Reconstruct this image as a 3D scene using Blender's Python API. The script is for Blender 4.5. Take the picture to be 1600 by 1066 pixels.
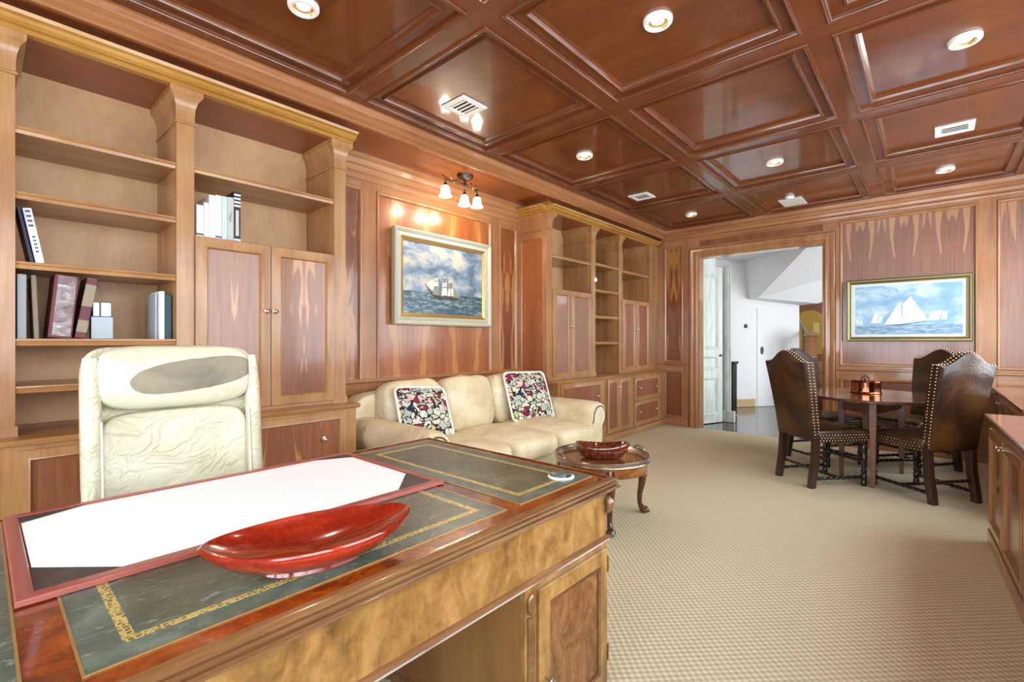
import bpy, math, random
from mathutils import Vector, Matrix, noise
random.seed(7)
R = math.radians
S = bpy.context.scene
for o in list(bpy.data.objects): bpy.data.objects.remove(o)
COL = S.collection

# ------------------------------------------------------------------ camera
cam = bpy.data.cameras.new('camera'); co = bpy.data.objects.new('camera', cam); COL.objects.link(co)
co.location = (0, 0, 1.24); co.rotation_euler = (R(90), 0, R(41.605))
cam.sensor_width = 36; cam.lens = 36 * 741 / 1600; cam.clip_start = .02; cam.clip_end = 200
S.camera = co

# ------------------------------------------------------------------ light
W = bpy.data.worlds.new('sky'); S.world = W; W.use_nodes = True
bg = W.node_tree.nodes['Background']; bg.inputs[0].default_value = (.84, .93, 1, 1); bg.inputs[1].default_value = 9.0
S.view_settings.view_transform = 'Standard'; S.view_settings.look = 'None'
S.view_settings.gamma = 1; S.view_settings.use_curve_mapping = False
S.view_settings.exposure = 0.1
def portal(name, loc, rot, sx, sy):
    l = bpy.data.lights.new(name, 'AREA'); l.shape = 'RECTANGLE'; l.size = sx; l.size_y = sy
    l.cycles.is_portal = True
    o = bpy.data.objects.new(name, l); o.location = loc; o.rotation_euler = rot; COL.objects.link(o)
    return o
WIN_R = [(-1.3, .6, .85, 2.6), (.8, 2.9, .85, 2.6), (3.1, 4.85, .85, 2.6), (5.05, 6.6, .85, 2.6)]      # right wall: y0,y1,z0,z1
WIN_F = [(-2.3, -.8, .25, 2.4), (-.65, .85, .25, 2.4)]                        # wall behind: x0,x1,z0,z1
for i, (y0, y1, z0, z1) in enumerate(WIN_R): portal('window_right_%d_offscreen' % (i+1), (1.0, (y0+y1)/2, (z0+z1)/2), (0, R(90), 0), z1-z0, y1-y0)
for i, (x0, x1, z0, z1) in enumerate(WIN_F): portal('window_behind_%d_offscreen' % (i+1), ((x0+x1)/2, -1.65, (z0+z1)/2), (R(90), 0, 0), x1-x0, z1-z0)

# ------------------------------------------------------------------ node helpers
class NT:
    def __init__(s, name):
        s.m = bpy.data.materials.new(name); s.m.use_nodes = True; s.t = s.m.node_tree
        s.b = s.t.nodes['Principled BSDF']; s.o = s.t.nodes['Material Output']
    def n(s, typ, props=None, **inp):
        nd = s.t.nodes.new(typ)
        for k, v in (props or {}).items(): setattr(nd, k, v)
        for k, v in inp.items():
            key = int(k[1:]) if k[0] == '_' else k.replace('__', ' ')
            s.set(nd.inputs[key], v)
        return nd
    def set(s, sock, v):
        if isinstance(v, bpy.types.NodeSocket): s.t.links.new(v, sock)
        else:
            if isinstance(v, tuple) and len(v) == 3 and sock.type == 'RGBA': v = v + (1,)
            sock.default_value = v
    def math(s, op, a, b=0.0, c=0.0, clamp=False):
        return s.n('ShaderNodeMath', {'operation': op, 'use_clamp': clamp}, _0=a, _1=b, _2=c).outputs[0]
    def obj(s, scale=(1,1,1), rot=(0,0,0), loc=(0,0,0)):
        tc = s.n('ShaderNodeTexCoord')
        return s.n('ShaderNodeMapping', _0=tc.outputs['Object'], Location=loc, Rotation=rot, Scale=scale).outputs[0]
    def noise(s, vec, scale, detail=4, rough=.55, dist=0):
        return s.n('ShaderNodeTexNoise', Vector=vec, Scale=scale, Detail=detail, Roughness=rough, Distortion=dist).outputs[0]
    def ramp(s, fac, stops, interp='LINEAR'):
        r = s.n('ShaderNodeValToRGB'); cr = r.color_ramp; cr.interpolation = interp
        while len(cr.elements) < len(stops): cr.elements.new(.5)
        for e, (p, c) in zip(cr.elements, stops): e.position = p; e.color = tuple(c)+(1,) if len(c) == 3 else c
        s.set(r.inputs[0], fac); return r.outputs[0]
    def mix(s, fac, a, b, mode='MIX'):
        nd = s.n('ShaderNodeMix', {'data_type': 'RGBA', 'blend_type': mode})
        s.set(nd.inputs[0], fac); s.set(nd.inputs[6], a); s.set(nd.inputs[7], b); return nd.outputs[2]
    def bump(s, h, strength=.2, dist=.01):
        s.set(s.b.inputs['Normal'], s.n('ShaderNodeBump', Height=h, Strength=strength, Distance=dist).outputs[0])
    def fin(s, color=None, rough=None, metal=None, coat=None, coat_rough=.08, spec=None):
        if color is not None: s.set(s.b.inputs['Base Color'], color)
        if rough is not None: s.set(s.b.inputs['Roughness'], rough)
        if metal is not None: s.set(s.b.inputs['Metallic'], metal)
        if coat is not None: s.b.inputs['Coat Weight'].default_value = coat; s.b.inputs['Coat Roughness'].default_value = coat_rough
        if spec is not None: s.b.inputs['Specular IOR Level'].default_value = spec
        return s.m
def hx(h): # sRGB hex to linear
    c = [int(h[i:i+2], 16)/255 for i in (0, 2, 4)]
    return tuple(x/12.92 if x <= .04045 else ((x+.055)/1.055)**2.4 for x in c)
def plain(name, col, rough=.5, metal=0, coat=None, **k):
    t = NT(name); return t.fin(hx(col) if isinstance(col, str) else col, rough, metal, coat, **k)
def wood(name, cols, grain='z', scale=14, rough=.35, coat=.3, stretch=.07, bump=.05, blotch=.35):
    t = NT(name); sc = [1, 1, 1]; sc['xyz'.index(grain)] = stretch
    v = t.obj(tuple(sc))
    f = t.noise(v, scale, 5, .6, .6); g = t.noise(v, scale*9, 3, .6); b = t.noise(t.obj(), 2.2, 3, .5, .4)
    x = t.math('ADD', t.math('MULTIPLY', f, .75), t.math('MULTIPLY', g, .25))
    x = t.math('ADD', t.math('MULTIPLY', x, 1-blotch), t.math('MULTIPLY', b, blotch))
    c = t.ramp(x, [(.3, hx(cols[0])), (.5, hx(cols[1])), (.72, hx(cols[2]))])
    t.bump(g, bump, .002)
    return t.fin(c, rough, 0, coat)
def veneer(name, cols, flame, rough=.3, coat=.45, amount=.5, top=None, period=.0, mottle=.5, coat_rough=.1):
    """book-matched veneer: the figure mirrors about the panel's centre line"""
    t = NT(name); tc = t.n('ShaderNodeTexCoord'); sp = t.n('ShaderNodeSeparateXYZ', Vector=tc.outputs['Object'])
    m = t.math('ADD', t.math('ABSOLUTE', sp.outputs[0]), t.math('ABSOLUTE', sp.outputs[1]))
    if period: m = t.math('PINGPONG', m, period)
    z = sp.outputs[2]
    oi = t.n('ShaderNodeObjectInfo'); off = t.math('MULTIPLY', oi.outputs['Random'], 7.0)
    v = t.n('ShaderNodeCombineXYZ', X=m, Y=off, Z=t.math('MULTIPLY', z, .16)).outputs[0]
    v2 = t.n('ShaderNodeCombineXYZ', X=m, Y=off, Z=t.math('MULTIPLY', z, .05)).outputs[0]
    n1 = t.noise(v, 9, 3, .5, .8); n2 = t.noise(v2, 60, 4, .6); n3 = t.noise(v, 2.2, 2)
    base = t.ramp(t.math('ADD', t.math('MULTIPLY', n2, .45), t.math('MULTIPLY', n3, .55)), [(.32, hx(cols[0])), (.5, hx(cols[1])), (.7, hx(cols[2]))])
    f = n1
    if top is not None: f = t.math('ADD', n1, t.math('MULTIPLY', t.math('SUBTRACT', z, top), .5))
    k = t.ramp(f, [(.62-amount*.2, (0,0,0)), (.66-amount*.2, (1,1,1))])
    k = t.math('MULTIPLY', k, .75)
    c = t.mix(k, base, hx(flame))
    d = t.ramp(t.noise(v, 14, 2, .5, 1.2), [(.60, (0,0,0)), (.68, (1,1,1))])
    c = t.mix(t.math('MULTIPLY', d, mottle), c, hx(cols[0]))
    t.bump(n2, .03, .002)
    return t.fin(c, rough, 0, coat, coat_rough)
def burl(name, cols, scale=9, rough=.25, coat=.6, grain=None, dist=2.5, coat_rough=.06):
    t = NT(name); v = t.obj(grain or (1,1,1))
    a = t.noise(v, scale, 6, .62, dist); b = t.noise(t.obj(), scale*5, 3, .6, .5)
    x = t.math('ADD', t.math('MULTIPLY', a, .72), t.math('MULTIPLY', b, .28))
    c = t.ramp(x, [(.3, hx(cols[0])), (.47, hx(cols[1])), (.6, hx(cols[2])), (.75, hx(cols[3]))])
    t.bump(b, .04, .002)
    return t.fin(c, rough, 0, coat, coat_rough)
def leather(name, cols, rough=.45, scale=3, crease=.35, spec=.5):
    t = NT(name); v = t.obj()
    a = t.noise(v, scale, 5, .6, .5); g = t.noise(v, 160, 2, .5)
    c = t.ramp(a, [(.3, hx(cols[0])), (.5, hx(cols[1])), (.7, hx(cols[2]))])
    w = t.noise(t.obj((1.0, .8, 1.2)), 7, 3, .5, 1.6)
    ridg = t.math('ABSOLUTE', t.math('SUBTRACT', w, .5))
    ridg = t.math('MULTIPLY', t.math('MINIMUM', ridg, .08), 8)
    h = t.math('ADD', t.math('MULTIPLY', ridg, crease), t.math('MULTIPLY', g, .06))
    t.bump(h, .8, .014)
    return t.fin(c, rough, 0, spec=spec)

# ------------------------------------------------------------------ materials
M = {}
M['honey'] = wood('honey_wood', ('7a4a25', 'a37345', 'bf9462'), 'z', 12)
M['honey_h'] = wood('honey_wood_across', ('7a4a25', 'a37345', 'bf9462'), 'y', 12)
M['honey_x'] = wood('honey_wood_depth', ('7a4a25', 'a37345', 'bf9462'), 'x', 12)
M['gold_wood'] = wood('golden_cornice_wood', ('8a5820', 'ad7a36', 'c89a54'), 'y', 12)
M['back'] = wood('bookcase_back_wood', ('a67a50', 'c09468', 'd0a97e'), 'z', 5, .5, .05, .35)
M['soffit'] = wood('soffit_wood', ('6a3214', '8a4520', '9d5228'), 'y', 10, .3, .3)
M['alcove_soffit'] = wood('alcove_soffit_wood', ('6a3214', '8a4520', '9d5228'), 'y', 10, .25, .5)
M['ceil'] = wood('ceiling_veneer', ('54280f', '6c3714', '864b22'), 'x', 9, .32, .7, .15, .03)
M['beam_x'] = wood('ceiling_beam_wood', ('522811', '683518', '7c4522'), 'x', 12, .32, .5)
M['beam_y'] = wood('ceiling_beam_wood_long', ('522811', '683518', '7c4522'), 'y', 12, .32, .5)
M['mould'] = wood('ceiling_moulding_wood', ('522811', '683518', '7c4522'), 'x', 12, .3, .6)
M['bead'] = wood('ceiling_bead_wood', ('522811', '683518', '7c4522'), 'x', 12, .25, .8)
M['crown'] = wood('crown_wood', ('84502b', 'a36b42', 'b88358'), 'y', 12, .3, .5)
M['crown_x'] = wood('crown_wood_back', ('84502b', 'a36b42', 'b88358'), 'x', 12, .3, .5)
M['door_panel'] = veneer('cabinet_door_veneer', ('6c3a22', '88502f', '9c6440'), 'c08a56', amount=.12, mottle=.15)
M['alcove_panel'] = veneer('alcove_veneer', ('7a3d1c', '99562c', 'b0713f'), 'bd8248', amount=.16, mottle=.3, period=.35)
M['side_panel'] = veneer('side_veneer', ('5e2e17', '7a4022', '985a32'), 'b9814a', amount=.42, mottle=.6)
M['end_panel'] = veneer('end_veneer', ('7a3d1c', '99562c', 'b0713f'), 'c08a5a', amount=.1, mottle=.1)
M['back_panel'] = veneer('back_wall_veneer', ('65382a', '82503c', '946350'), 'b9865a', amount=.42, top=.66, period=.2, mottle=.3, coat=1.0, rough=.3, coat_rough=.2)
M['low_panel'] = veneer('wainscot_veneer', ('6c3a22', '88502f', '9c6440'), '94603a', amount=.1, mottle=.4, coat=.7)
M['frame_b'] = wood('back_wall_frame_wood', ('824f2b', 'a26e44', 'b9885d'), 'z', 12, .3, .8)
M['frame_bx'] = wood('back_wall_rail_wood', ('824f2b', 'a26e44', 'b9885d'), 'x', 12, .3, .8)
M['frame_l'] = wood('alcove_frame_wood', ('824f2b', 'a26e44', 'b9885d'), 'z', 12, .3, .4)
M['frame_ly'] = wood('alcove_rail_wood', ('824f2b', 'a26e44', 'b9885d'), 'y', 12, .3, .4)
M['base_r'] = wood('base_cabinet_wood', ('7a4a25', 'a37345', 'bf9462'), 'z', 12, .28, .5)
M['base_ry'] = wood('base_cabinet_rail_wood', ('7a4a25', 'a37345', 'bf9462'), 'y', 12, .28, .5)
M['counter'] = wood('counter_wood', ('6b3516', '8a4e26', 'a2673a'), 'y', 12, .2, .7)
M['dark_wood'] = wood('dark_turned_wood', ('120b09', '1e1310', '2e1e17'), 'z', 14, .3, .5)
M['leg_wood'] = wood('square_leg_wood', ('23130d', '35201a', '4a2e23'), 'z', 14, .3, .5)
M['table_wood'] = wood('table_wood', ('3a2018', '54332a', '6d473a'), 'x', 10, .18, .7)
M['table_leg'] = wood('table_leg_wood', ('4a2c20', '6a4534', '836050'), 'z', 10, .3, .4)
M['burl'] = burl('desk_top_burl', ('3c1606', '763008', '94450f', 'b0642a'), 7)
M['desk_side'] = burl('desk_side_walnut', ('4e3014', '87602f', 'a57c46', 'bd9a60'), 5, .35, .35, (1, 1, .4), 2.0, .15)
M['desk_panel'] = burl('desk_door_burl', ('4c2a14', '744720', '8f6034', 'a87c4c'), 12, .35, .3, (1,1,.6), 2.0, .15)
M['desk_mould'] = wood('desk_moulding_wood', ('4a2c18', '765030', 'a27c50'), 'y', 16, .22, .8)
M['desk_dark'] = wood('desk_kneehole_wood', ('5a3a1a', '80582c', '986e3c'), 'z', 7, .5, .1, .12)
M['leg_mahog'] = burl('mahogany', ('2a1008', '46200f', '5c2e16', '7a4526'), 14, .2, .7, (1,1,.3))
M['tray_top'] = burl('tray_top_mahogany', ('5a2c10', '7f4a20', '97622f', 'ac783f'), 5, .18, .8, (1,.3,1))
M['bowl_wood'] = burl('glossy_burl_bowl', ('2e0f08', '55200f', '78361f', '9c5c40'), 16, .12, 1.0)
M['nickel'] = plain('polished_nickel', 'd9d2c6', .18, 1)
M['brass'] = plain('brass', 'b99650', .3, 1)
M['iron'] = plain('dark_bronze', '4a423c', .4, 1)
M['white_m'] = plain('white_enamel', 'f2efe9', .4)
M['black'] = plain('black_gloss', '141416', .3)
M['dark_slot'] = plain('dark_slot', '1c1a18', .7)
M['cream'] = leather('cream_leather', ('b3ab8d', 'c9c2a8', 'd8d3bd'), .42)
M['sofa'] = leather('ivory_leather', ('cab68c', 'dccca6', 'e9dfc8'), .45)
M['sofa_b'] = leather('ivory_leather_shell', ('cab68c', 'dccca6', 'e9dfc8'), .45, 3, .15)
M['brown'] = leather('brown_leather', ('1e0f07', '38200f', '5a3a1a'), .35, 4, .1)
M['piping'] = plain('cream_piping', 'e9e4d6', .6)
M['white_wall'] = plain('hall_plaster', 'eeecea', .7)
M['peach_wall'] = M['white_wall']
M['hall_floor'] = wood('dark_hall_floor', ('2a1c16', '3a2820', '4a342a'), 'x', 10, .2, .4)
M['base_tan'] = plain('tan_baseboard', 'c9a878', .5)
M['paper'] = plain('white_blotter_paper', 'fbfbfb', .6)
M['pad_black'] = leather('pad_corner_leather', ('2e2624', '3c3230', '4d4340'), .5, 6, .1)
M['pad_red2'] = plain('pad_rust_leather', '964a40', .35, coat=.4)
M['pad_red'] = M['pad_red2']
M['red'] = burl('red_lacquer', ('5a1006', '861f0e', '9c2c16', 'b04a30'), 14, .15, 1.0, (1, .25, 1), .6)
M['copper'] = plain('polished_copper', 'b06a4a', .12, 1)
M['silver'] = plain('silvery_rim', 'b5aaa0', .25, 1)
M['mat_white'] = plain('mat_board', 'd2dde2', .7)
M['frame_green'] = plain('green_frame', '5a6248', .35, .3)
M['frame_gold'] = plain('gilt_frame', 'b8975c', .35, .6)
M['frame_cream'] = plain('cream_frame', 'b9b6a2', .4)
M['sail'] = plain('painted_sail_white', 'f4f8fa', .8)
M['sail2'] = plain('painted_sail_shade', 'd6e4ee', .8)
M['sail_c'] = plain('painted_canvas_sail', 'd8d2c0', .8)
M['sail_d'] = plain('painted_dark_sail', '8a8a7a', .8)
M['hull'] = plain('painted_hull', '4a3a2c', .8)
def mk_carpet():
    t = NT('loop_carpet'); v = t.obj(rot=(0, 0, 0)); sp = t.n('ShaderNodeSeparateXYZ', Vector=v)
    k = 2*math.pi/.036
    a = t.math('SINE', t.math('MULTIPLY', sp.outputs[0], k)); b = t.math('SINE', t.math('MULTIPLY', sp.outputs[1], k))
    p = t.math('ADD', t.math('MULTIPLY', t.math('MULTIPLY', a, b), .5), .5)
    n = t.noise(v, 220, 2); l = t.noise(v, 1.2, 3)
    f = t.math('ADD', t.math('MULTIPLY', p, .7), t.math('MULTIPLY', n, .3))
    c = t.ramp(f, [(.2, hx('b0a488')), (.5, hx('c6bba0')), (.85, hx('dcd4be'))])
    c = t.mix(t.math('MULTIPLY', l, .18), c, hx('b8a274'))
    t.bump(f, .6, .006); return t.fin(c, .95, spec=.15)
M['carpet'] = mk_carpet()
def mk_leathertop(name, border):
    t = NT(name); v = t.obj()
    a = t.noise(v, 6, 6, .65, 1.0); s = t.noise(t.obj((1, .5, 1)), 35, 5, .7, 2.0)
    if border: c = t.ramp(a, [(.3, hx('343c38')), (.5, hx('4d5a50')), (.7, hx('6b7767'))])
    else: c = t.ramp(a, [(.3, hx('3a3d30')), (.5, hx('505340')), (.7, hx('6a6c58'))])
    k = t.ramp(s, [(.56, (0,0,0)), (.66, (1,1,1))])
    c = t.mix(t.math('MULTIPLY', k, .5), c, hx('98a298'))
    t.bump(t.noise(v, 150, 2), .15, .002); return t.fin(c, .32, coat=.25, coat_rough=.25)
M['ltop'] = mk_leathertop('green_desk_leather', False); M['lborder'] = mk_leathertop('green_desk_leather_border', True)
def mk_tool():
    t = NT('gold_tooling'); v = t.obj()
    vo = t.n('ShaderNodeTexVoronoi', {'feature': 'DISTANCE_TO_EDGE'}, Vector=v, Scale=110.0).outputs[0]
    k = t.ramp(vo, [(.1, (0,0,0)), (.2, (1,1,1))])
    c = t.mix(k, hx('d0b870'), hx('7c7040')); return t.fin(c, .35, .3)
M['tool'] = mk_tool()
def mk_tapestry():
    t = NT('floral_tapestry'); v = t.obj()
    d = t.n('ShaderNodeVectorMath', {'operation': 'ADD'}, _0=v, _1=t.n('ShaderNodeVectorMath', {'operation': 'SCALE'}, _0=t.n('ShaderNodeTexNoise', Vector=v, Scale=14.0, Detail=3.0).outputs[1], Scale=.15).outputs[0]).outputs[0]
    e = t.n('ShaderNodeTexVoronoi', {'feature': 'DISTANCE_TO_EDGE'}, Vector=d, Scale=17.0).outputs[0]
    col = t.n('ShaderNodeTexVoronoi', Vector=d, Scale=17.0)
    sp = t.n('ShaderNodeSeparateColor', Color=col.outputs['Color'])
    c = t.ramp(sp.outputs[0], [(0, hx('cfccb8')), (.42, hx('8f2a44')), (.54, hx('c4b6a0')), (.66, hx('c2bb80')), (.74, hx('cdb0a6')), (.86, hx('b0b6ac')), (.96, hx('2c3048'))], 'CONSTANT')
    inner = t.ramp(col.outputs['Distance'], [(.12, (1,1,1)), (.2, (0,0,0))])
    c = t.mix(t.math('MULTIPLY', inner, .7), c, hx('e6e0d0'))
    line = t.ramp(t.math('SUBTRACT', e, t.math('MULTIPLY', t.noise(v, 13, 2), .12)), [(.0, (1,1,1)), (.03, (0,0,0))])
    c = t.mix(line, c, hx('26262e')); t.bump(t.noise(v, 300, 1), .3, .003)
    return t.fin(c, .9, spec=.1)
M['tapestry'] = mk_tapestry()
def mk_stained():
    t = NT('cream_leather_stained'); v = t.obj(); sp = t.n('ShaderNodeSeparateXYZ', Vector=v)
    a = t.noise(v, 3, 5, .6, .5)
    c = t.ramp(a, [(.3, hx('b3ab8d')), (.5, hx('c9c2a8')), (.7, hx('d8d3bd'))])
    # worn brown patch with its own outline, on the headrest's front
    yy = t.math('DIVIDE', t.math('SUBTRACT', sp.outputs[1], .055), .228); zz = t.math('DIVIDE', t.math('ADD', sp.outputs[2], t.math('SUBTRACT', .005, t.math('MULTIPLY', sp.outputs[1], .12))), .068)
    r = t.math('ADD', t.math('POWER', t.math('ABSOLUTE', yy), 3.0), t.math('POWER', t.math('ABSOLUTE', zz), 2.0))
    r = t.math('ADD', r, t.math('MULTIPLY', t.noise(v, 14, 3), .25))
    k = t.ramp(r, [(.95, (1,1,1)), (1.2, (0,0,0))])
    front = t.math('GREATER_THAN', sp.outputs[0], 0.0)
    c = t.mix(t.math('MULTIPLY', t.math('MULTIPLY', k, front), .92), c, t.ramp(a, [(.35, hx('52452e')), (.65, hx('857659'))]))
    t.bump(t.noise(v, 9, 4, .5, 1.5), .25, .02)
    return t.fin(c, .38)
M['stained'] = mk_stained()
def mk_sea(name, sky, cloud, sea, foam, dark, horizon, cscale, uax):
    t = NT(name); tc = t.n('ShaderNodeTexCoord'); sp = t.n('ShaderNodeSeparateXYZ', Vector=tc.outputs['Object'])
    u = sp.outputs[uax]; z = sp.outputs[2]
    v = t.n('ShaderNodeCombineXYZ', X=u, Y=t.math('MULTIPLY', z, 1.5), Z=.3).outputs[0]
    n = t.noise(v, cscale, 6, .6, .3)
    c = t.ramp(n, [(.38, hx(dark)), (.5, hx(sky)), (.62, hx(cloud))])
    w = t.n('ShaderNodeCombineXYZ', X=u, Y=t.math('MULTIPLY', z, 4.0), Z=2.0).outputs[0]
    wn = t.noise(w, cscale*2.4, 6, .65, .8)
    s = t.ramp(wn, [(.36, hx(sea[0])), (.5, hx(sea[1])), (.66, hx(foam))])
    k = t.math('LESS_THAN', z, t.math('ADD', horizon, t.math('MULTIPLY', t.math('SUBTRACT', t.noise(w, 5, 2), .5), .03)))
    return t.fin(t.mix(k, c, s), .35, coat=.15)
M['sea_ship'] = mk_sea('ship_canvas', '8295a8', 'c4bba6', ('1c323e', '3a5460'), '8aa4a8', '56687a', -.12, 4, 1)
M['sea_yacht'] = mk_sea('yacht_print', '8fb6d2', 'c2d4de', ('587c9c', '7c9cb8'), 'a4c0d4', '7aa4c6', -.17, 4, 0)
def mk_glass():
    t = NT('window_glass'); tr = t.n('ShaderNodeBsdfTransparent'); gl = t.n('ShaderNodeBsdfGlossy', Roughness=.02)
    mx = t.n('ShaderNodeMixShader', _0=.06, _1=tr.outputs[0], _2=gl.outputs[0]); t.t.links.new(mx.outputs[0], t.o.inputs[0]); return t.m
M['glass'] = mk_glass()
def emit(name, col, st):
    t = NT(name); t.b.inputs['Emission Color'].default_value = hx(col)+(1,); t.b.inputs['Emission Strength'].default_value = st
    return t.fin(hx('ffffff'), .4)
M['bulb'] = emit('warm_bulb', 'fff0d2', 14); M['bell'] = emit('lit_frosted_shade', 'fff4e0', 14)
M['can_gold'] = plain('gilt_reflector', 'e8cf9a', .25, .8)
def mk_antique():
    t = NT('antiqued_white_paint'); v = t.obj(); a = t.noise(t.obj((1,1,.2)), 12, 5, .65, .5)
    return t.fin(t.ramp(a, [(.35, hx('b9bfb4')), (.5, hx('cdd2c8')), (.7, hx('dde0d8'))]), .5)
M['antique'] = mk_antique()
M['weave'] = M['dark_slot']

# ------------------------------------------------------------------ mesh helpers
class MB:
    def __init__(s): s.v = []; s.f = []
    def add(s, vs, fs):
        b = len(s.v); s.v += [Vector(p) for p in vs]; s.f += [[b+i for i in f] for f in fs]; return s
    def box(s, x0, x1, y0, y1, z0, z1):
        return s.add([(x0,y0,z0),(x1,y0,z0),(x1,y1,z0),(x0,y1,z0),(x0,y0,z1),(x1,y0,z1),(x1,y1,z1),(x0,y1,z1)],
                     [(3,2,1,0),(4,5,6,7),(0,1,5,4),(1,2,6,5),(2,3,7,6),(3,0,4,7)])
    def hexa(s, lo, hi):
        return s.add(list(lo)+list(hi), [(3,2,1,0),(4,5,6,7),(0,1,5,4),(1,2,6,5),(2,3,7,6),(3,0,4,7)])
    def frame(s, O, U, V, N, w, h, prof):
        O, U, V, N = map(Vector, (O, U, V, N)); vs = []; fs = []
        for i, hh in prof:
            for a, b in ((i, i), (w-i, i), (w-i, h-i), (i, h-i)): vs.append(O+U*a+V*b+N*hh)
        for k in range(len(prof)-1):
            for c in range(4):
                d = (c+1) % 4; fs.append((4*k+c, 4*k+d, 4*k+4+d, 4*k+4+c))
        return s.add(vs, fs)
    def prism(s, poly, T, depth):   # poly 2-D (a,b), T maps (a,b,c)->point, extruded c in 0..depth
        n = len(poly); vs = [T(a, b, 0) for a, b in poly]+[T(a, b, depth) for a, b in poly]
        fs = [list(range(n))[::-1], list(range(n, 2*n))]+[(i, (i+1) % n, n+(i+1) % n, n+i) for i in range(n)]
        return s.add(vs, fs)
    def lathe(s, prof, c=(0,0,0), n=24, sx=1, sy=1, M4=None, cap=True):
        vs = []; fs = []; c = Vector(c)
        for r, z in prof:
            for k in range(n):
                a = 2*math.pi*k/n; p = Vector((r*sx*math.cos(a), r*sy*math.sin(a), z))
                vs.append((M4 @ p if M4 else p)+c)
        for i in range(len(prof)-1):
            for k in range(n):
                q = (k+1) % n; fs.append((i*n+k, i*n+q, (i+1)*n+q, (i+1)*n+k))
        if cap and prof[0][0] > 1e-5: fs.append([k for k in range(n)][::-1])
        if cap and prof[-1][0] > 1e-5: fs.append([(len(prof)-1)*n+k for k in range(n)])
        return s.add(vs, fs)
    def tube(s, pts, rad, n=8, closed=False):
        pts = [Vector(p) for p in pts]; m = len(pts); vs = []; fs = []
        rs = rad if isinstance(rad, (list, tuple)) else [rad]*m
        up = Vector((0,0,1)); prev = None
        for i, p in enumerate(pts):
            t = (pts[(i+1) % m]-pts[i-1]) if closed else (pts[min(i+1, m-1)]-pts[max(i-1, 0)])
            t.normalize()
            if prev is None:
                a = t.cross(up if abs(t.z) < .9 else Vector((1,0,0))).normalized()
            else:
                a = (prev-t*prev.dot(t)).normalized()
            prev = a; b = t.cross(a)
            for k in range(n):
                g = 2*math.pi*k/n; vs.append(p+(a*math.cos(g)+b*math.sin(g))*rs[i])
        for i in range(m if closed else m-1):
            j = (i+1) % m
            for k in range(n):
                q = (k+1) % n; fs.append((i*n+k, i*n+q, j*n+q, j*n+k))
        if not closed: fs += [[k for k in range(n)][::-1], [(m-1)*n+k for k in range(n)]]
        return s.add(vs, fs)
    def sell(s, a, b, c, e1=.35, e2=.35, nu=28, nv=16, M4=None, fn=None):
        vs = []; fs = []; P = lambda x, e: math.copysign(abs(x)**e, x)
        for j in range(nv+1):
            ph = -math.pi/2+math.pi*j/nv
            for i in range(nu):
                th = 2*math.pi*i/nu
                p = Vector((a*P(math.cos(ph), e1)*P(math.cos(th), e2), b*P(math.cos(ph), e1)*P(math.sin(th), e2), c*P(math.sin(ph), e1)))
                if fn: p = fn(p)
                vs.append(M4 @ p if M4 else p)
        for j in range(nv):
            for i in range(nu):
                k = (i+1) % nu; fs.append((j*nu+i, j*nu+k, (j+1)*nu+k, (j+1)*nu+i))
        return s.add(vs, fs)
    def xf(s, m): s.v = [m @ p for p in s.v]; return s
    def build(s, name, mat, parent=None, org=(0,0,0), smooth=None, bevel=0, seg=2, loc=None, subsurf=0, mats=None, kind=None, label=None):
        me = bpy.data.meshes.new(name); org = Vector(org)
        if loc is not None:
            loc = Vector(loc); me.from_pydata([p-loc for p in s.v], [], s.f)
        else: me.from_pydata([p-org for p in s.v], [], s.f)
        o = bpy.data.objects.new(name, me); COL.objects.link(o)
        if loc is not None: o.location = loc-org
        me.materials.append(M[mat] if isinstance(mat, str) else mat)
        me.update()
        if smooth:
            for p in me.polygons: p.use_smooth = True
            me.set_sharp_from_angle(angle=R(smooth))
        if bevel:
            b = o.modifiers.new('bevel', 'BEVEL'); b.width = bevel; b.segments = seg; b.limit_method = 'ANGLE'; b.angle_limit = R(35)
        if subsurf:
            b = o.modifiers.new('subd', 'SUBSURF'); b.levels = subsurf; b.render_levels = subsurf
        if parent: o.parent = parent
        if kind: o['kind'] = kind
        if label: o['label'] = label
        return o
def box(name, mat, x0, x1, y0, y1, z0, z1, parent=None, org=(0,0,0), bevel=.003, **k):
    return MB().box(x0, x1, y0, y1, z0, z1).build(name, mat, parent, org, bevel=bevel, **k)
def thing(name, label, cat, loc=(0,0,0), rz=0, group=None):
    o = bpy.data.objects.new(name, None); COL.objects.link(o); o.location = loc; o.rotation_euler = (0,0,rz)
    o.empty_display_size = .1; return tag(o, label, cat, group)
def tag(o, label, cat, group=None):
    o['label'] = label; o['category'] = cat
    if group: o['group'] = group
    return o
def struct(o): o['kind'] = 'structure'; return o
def copy_tree(o, parent=None):
    c = o.copy(); COL.objects.link(c); c.parent = parent
    for ch in [x for x in o.children]: copy_tree(ch, c)
    return c
X_, Y_, Z_ = Vector((1,0,0)), Vector((0,1,0)), Vector((0,0,1))
LEFT = (Y_, Z_, X_)      # faces +X
BACK = (X_, Z_, -Y_)     # faces -Y
RIGHT = (-Y_, Z_, -X_)   # faces -X
DOWN = (Y_, X_, -Z_)
UPF = (X_, Y_, Z_)
def quadbox(O, B, w, h, t, d0=0.0):
    U, V, N = B; O = Vector(O); m = MB()
    lo = [O+N*d0, O+N*d0+U*w, O+N*d0+U*w+V*h, O+N*d0+V*h]
    m.hexa(lo, [p+N*t for p in lo]); return m
def panel(name, mat, O, B, w, h, t, parent, org=(0,0,0), d0=0.0, **k):
    """flat slab with its origin at its centre"""
    U, V, N = B; c = Vector(O)+U*w/2+V*h/2+N*d0
    return quadbox(O, B, w, h, t, d0).build(name, mat, parent, org, loc=c, **k)
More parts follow.
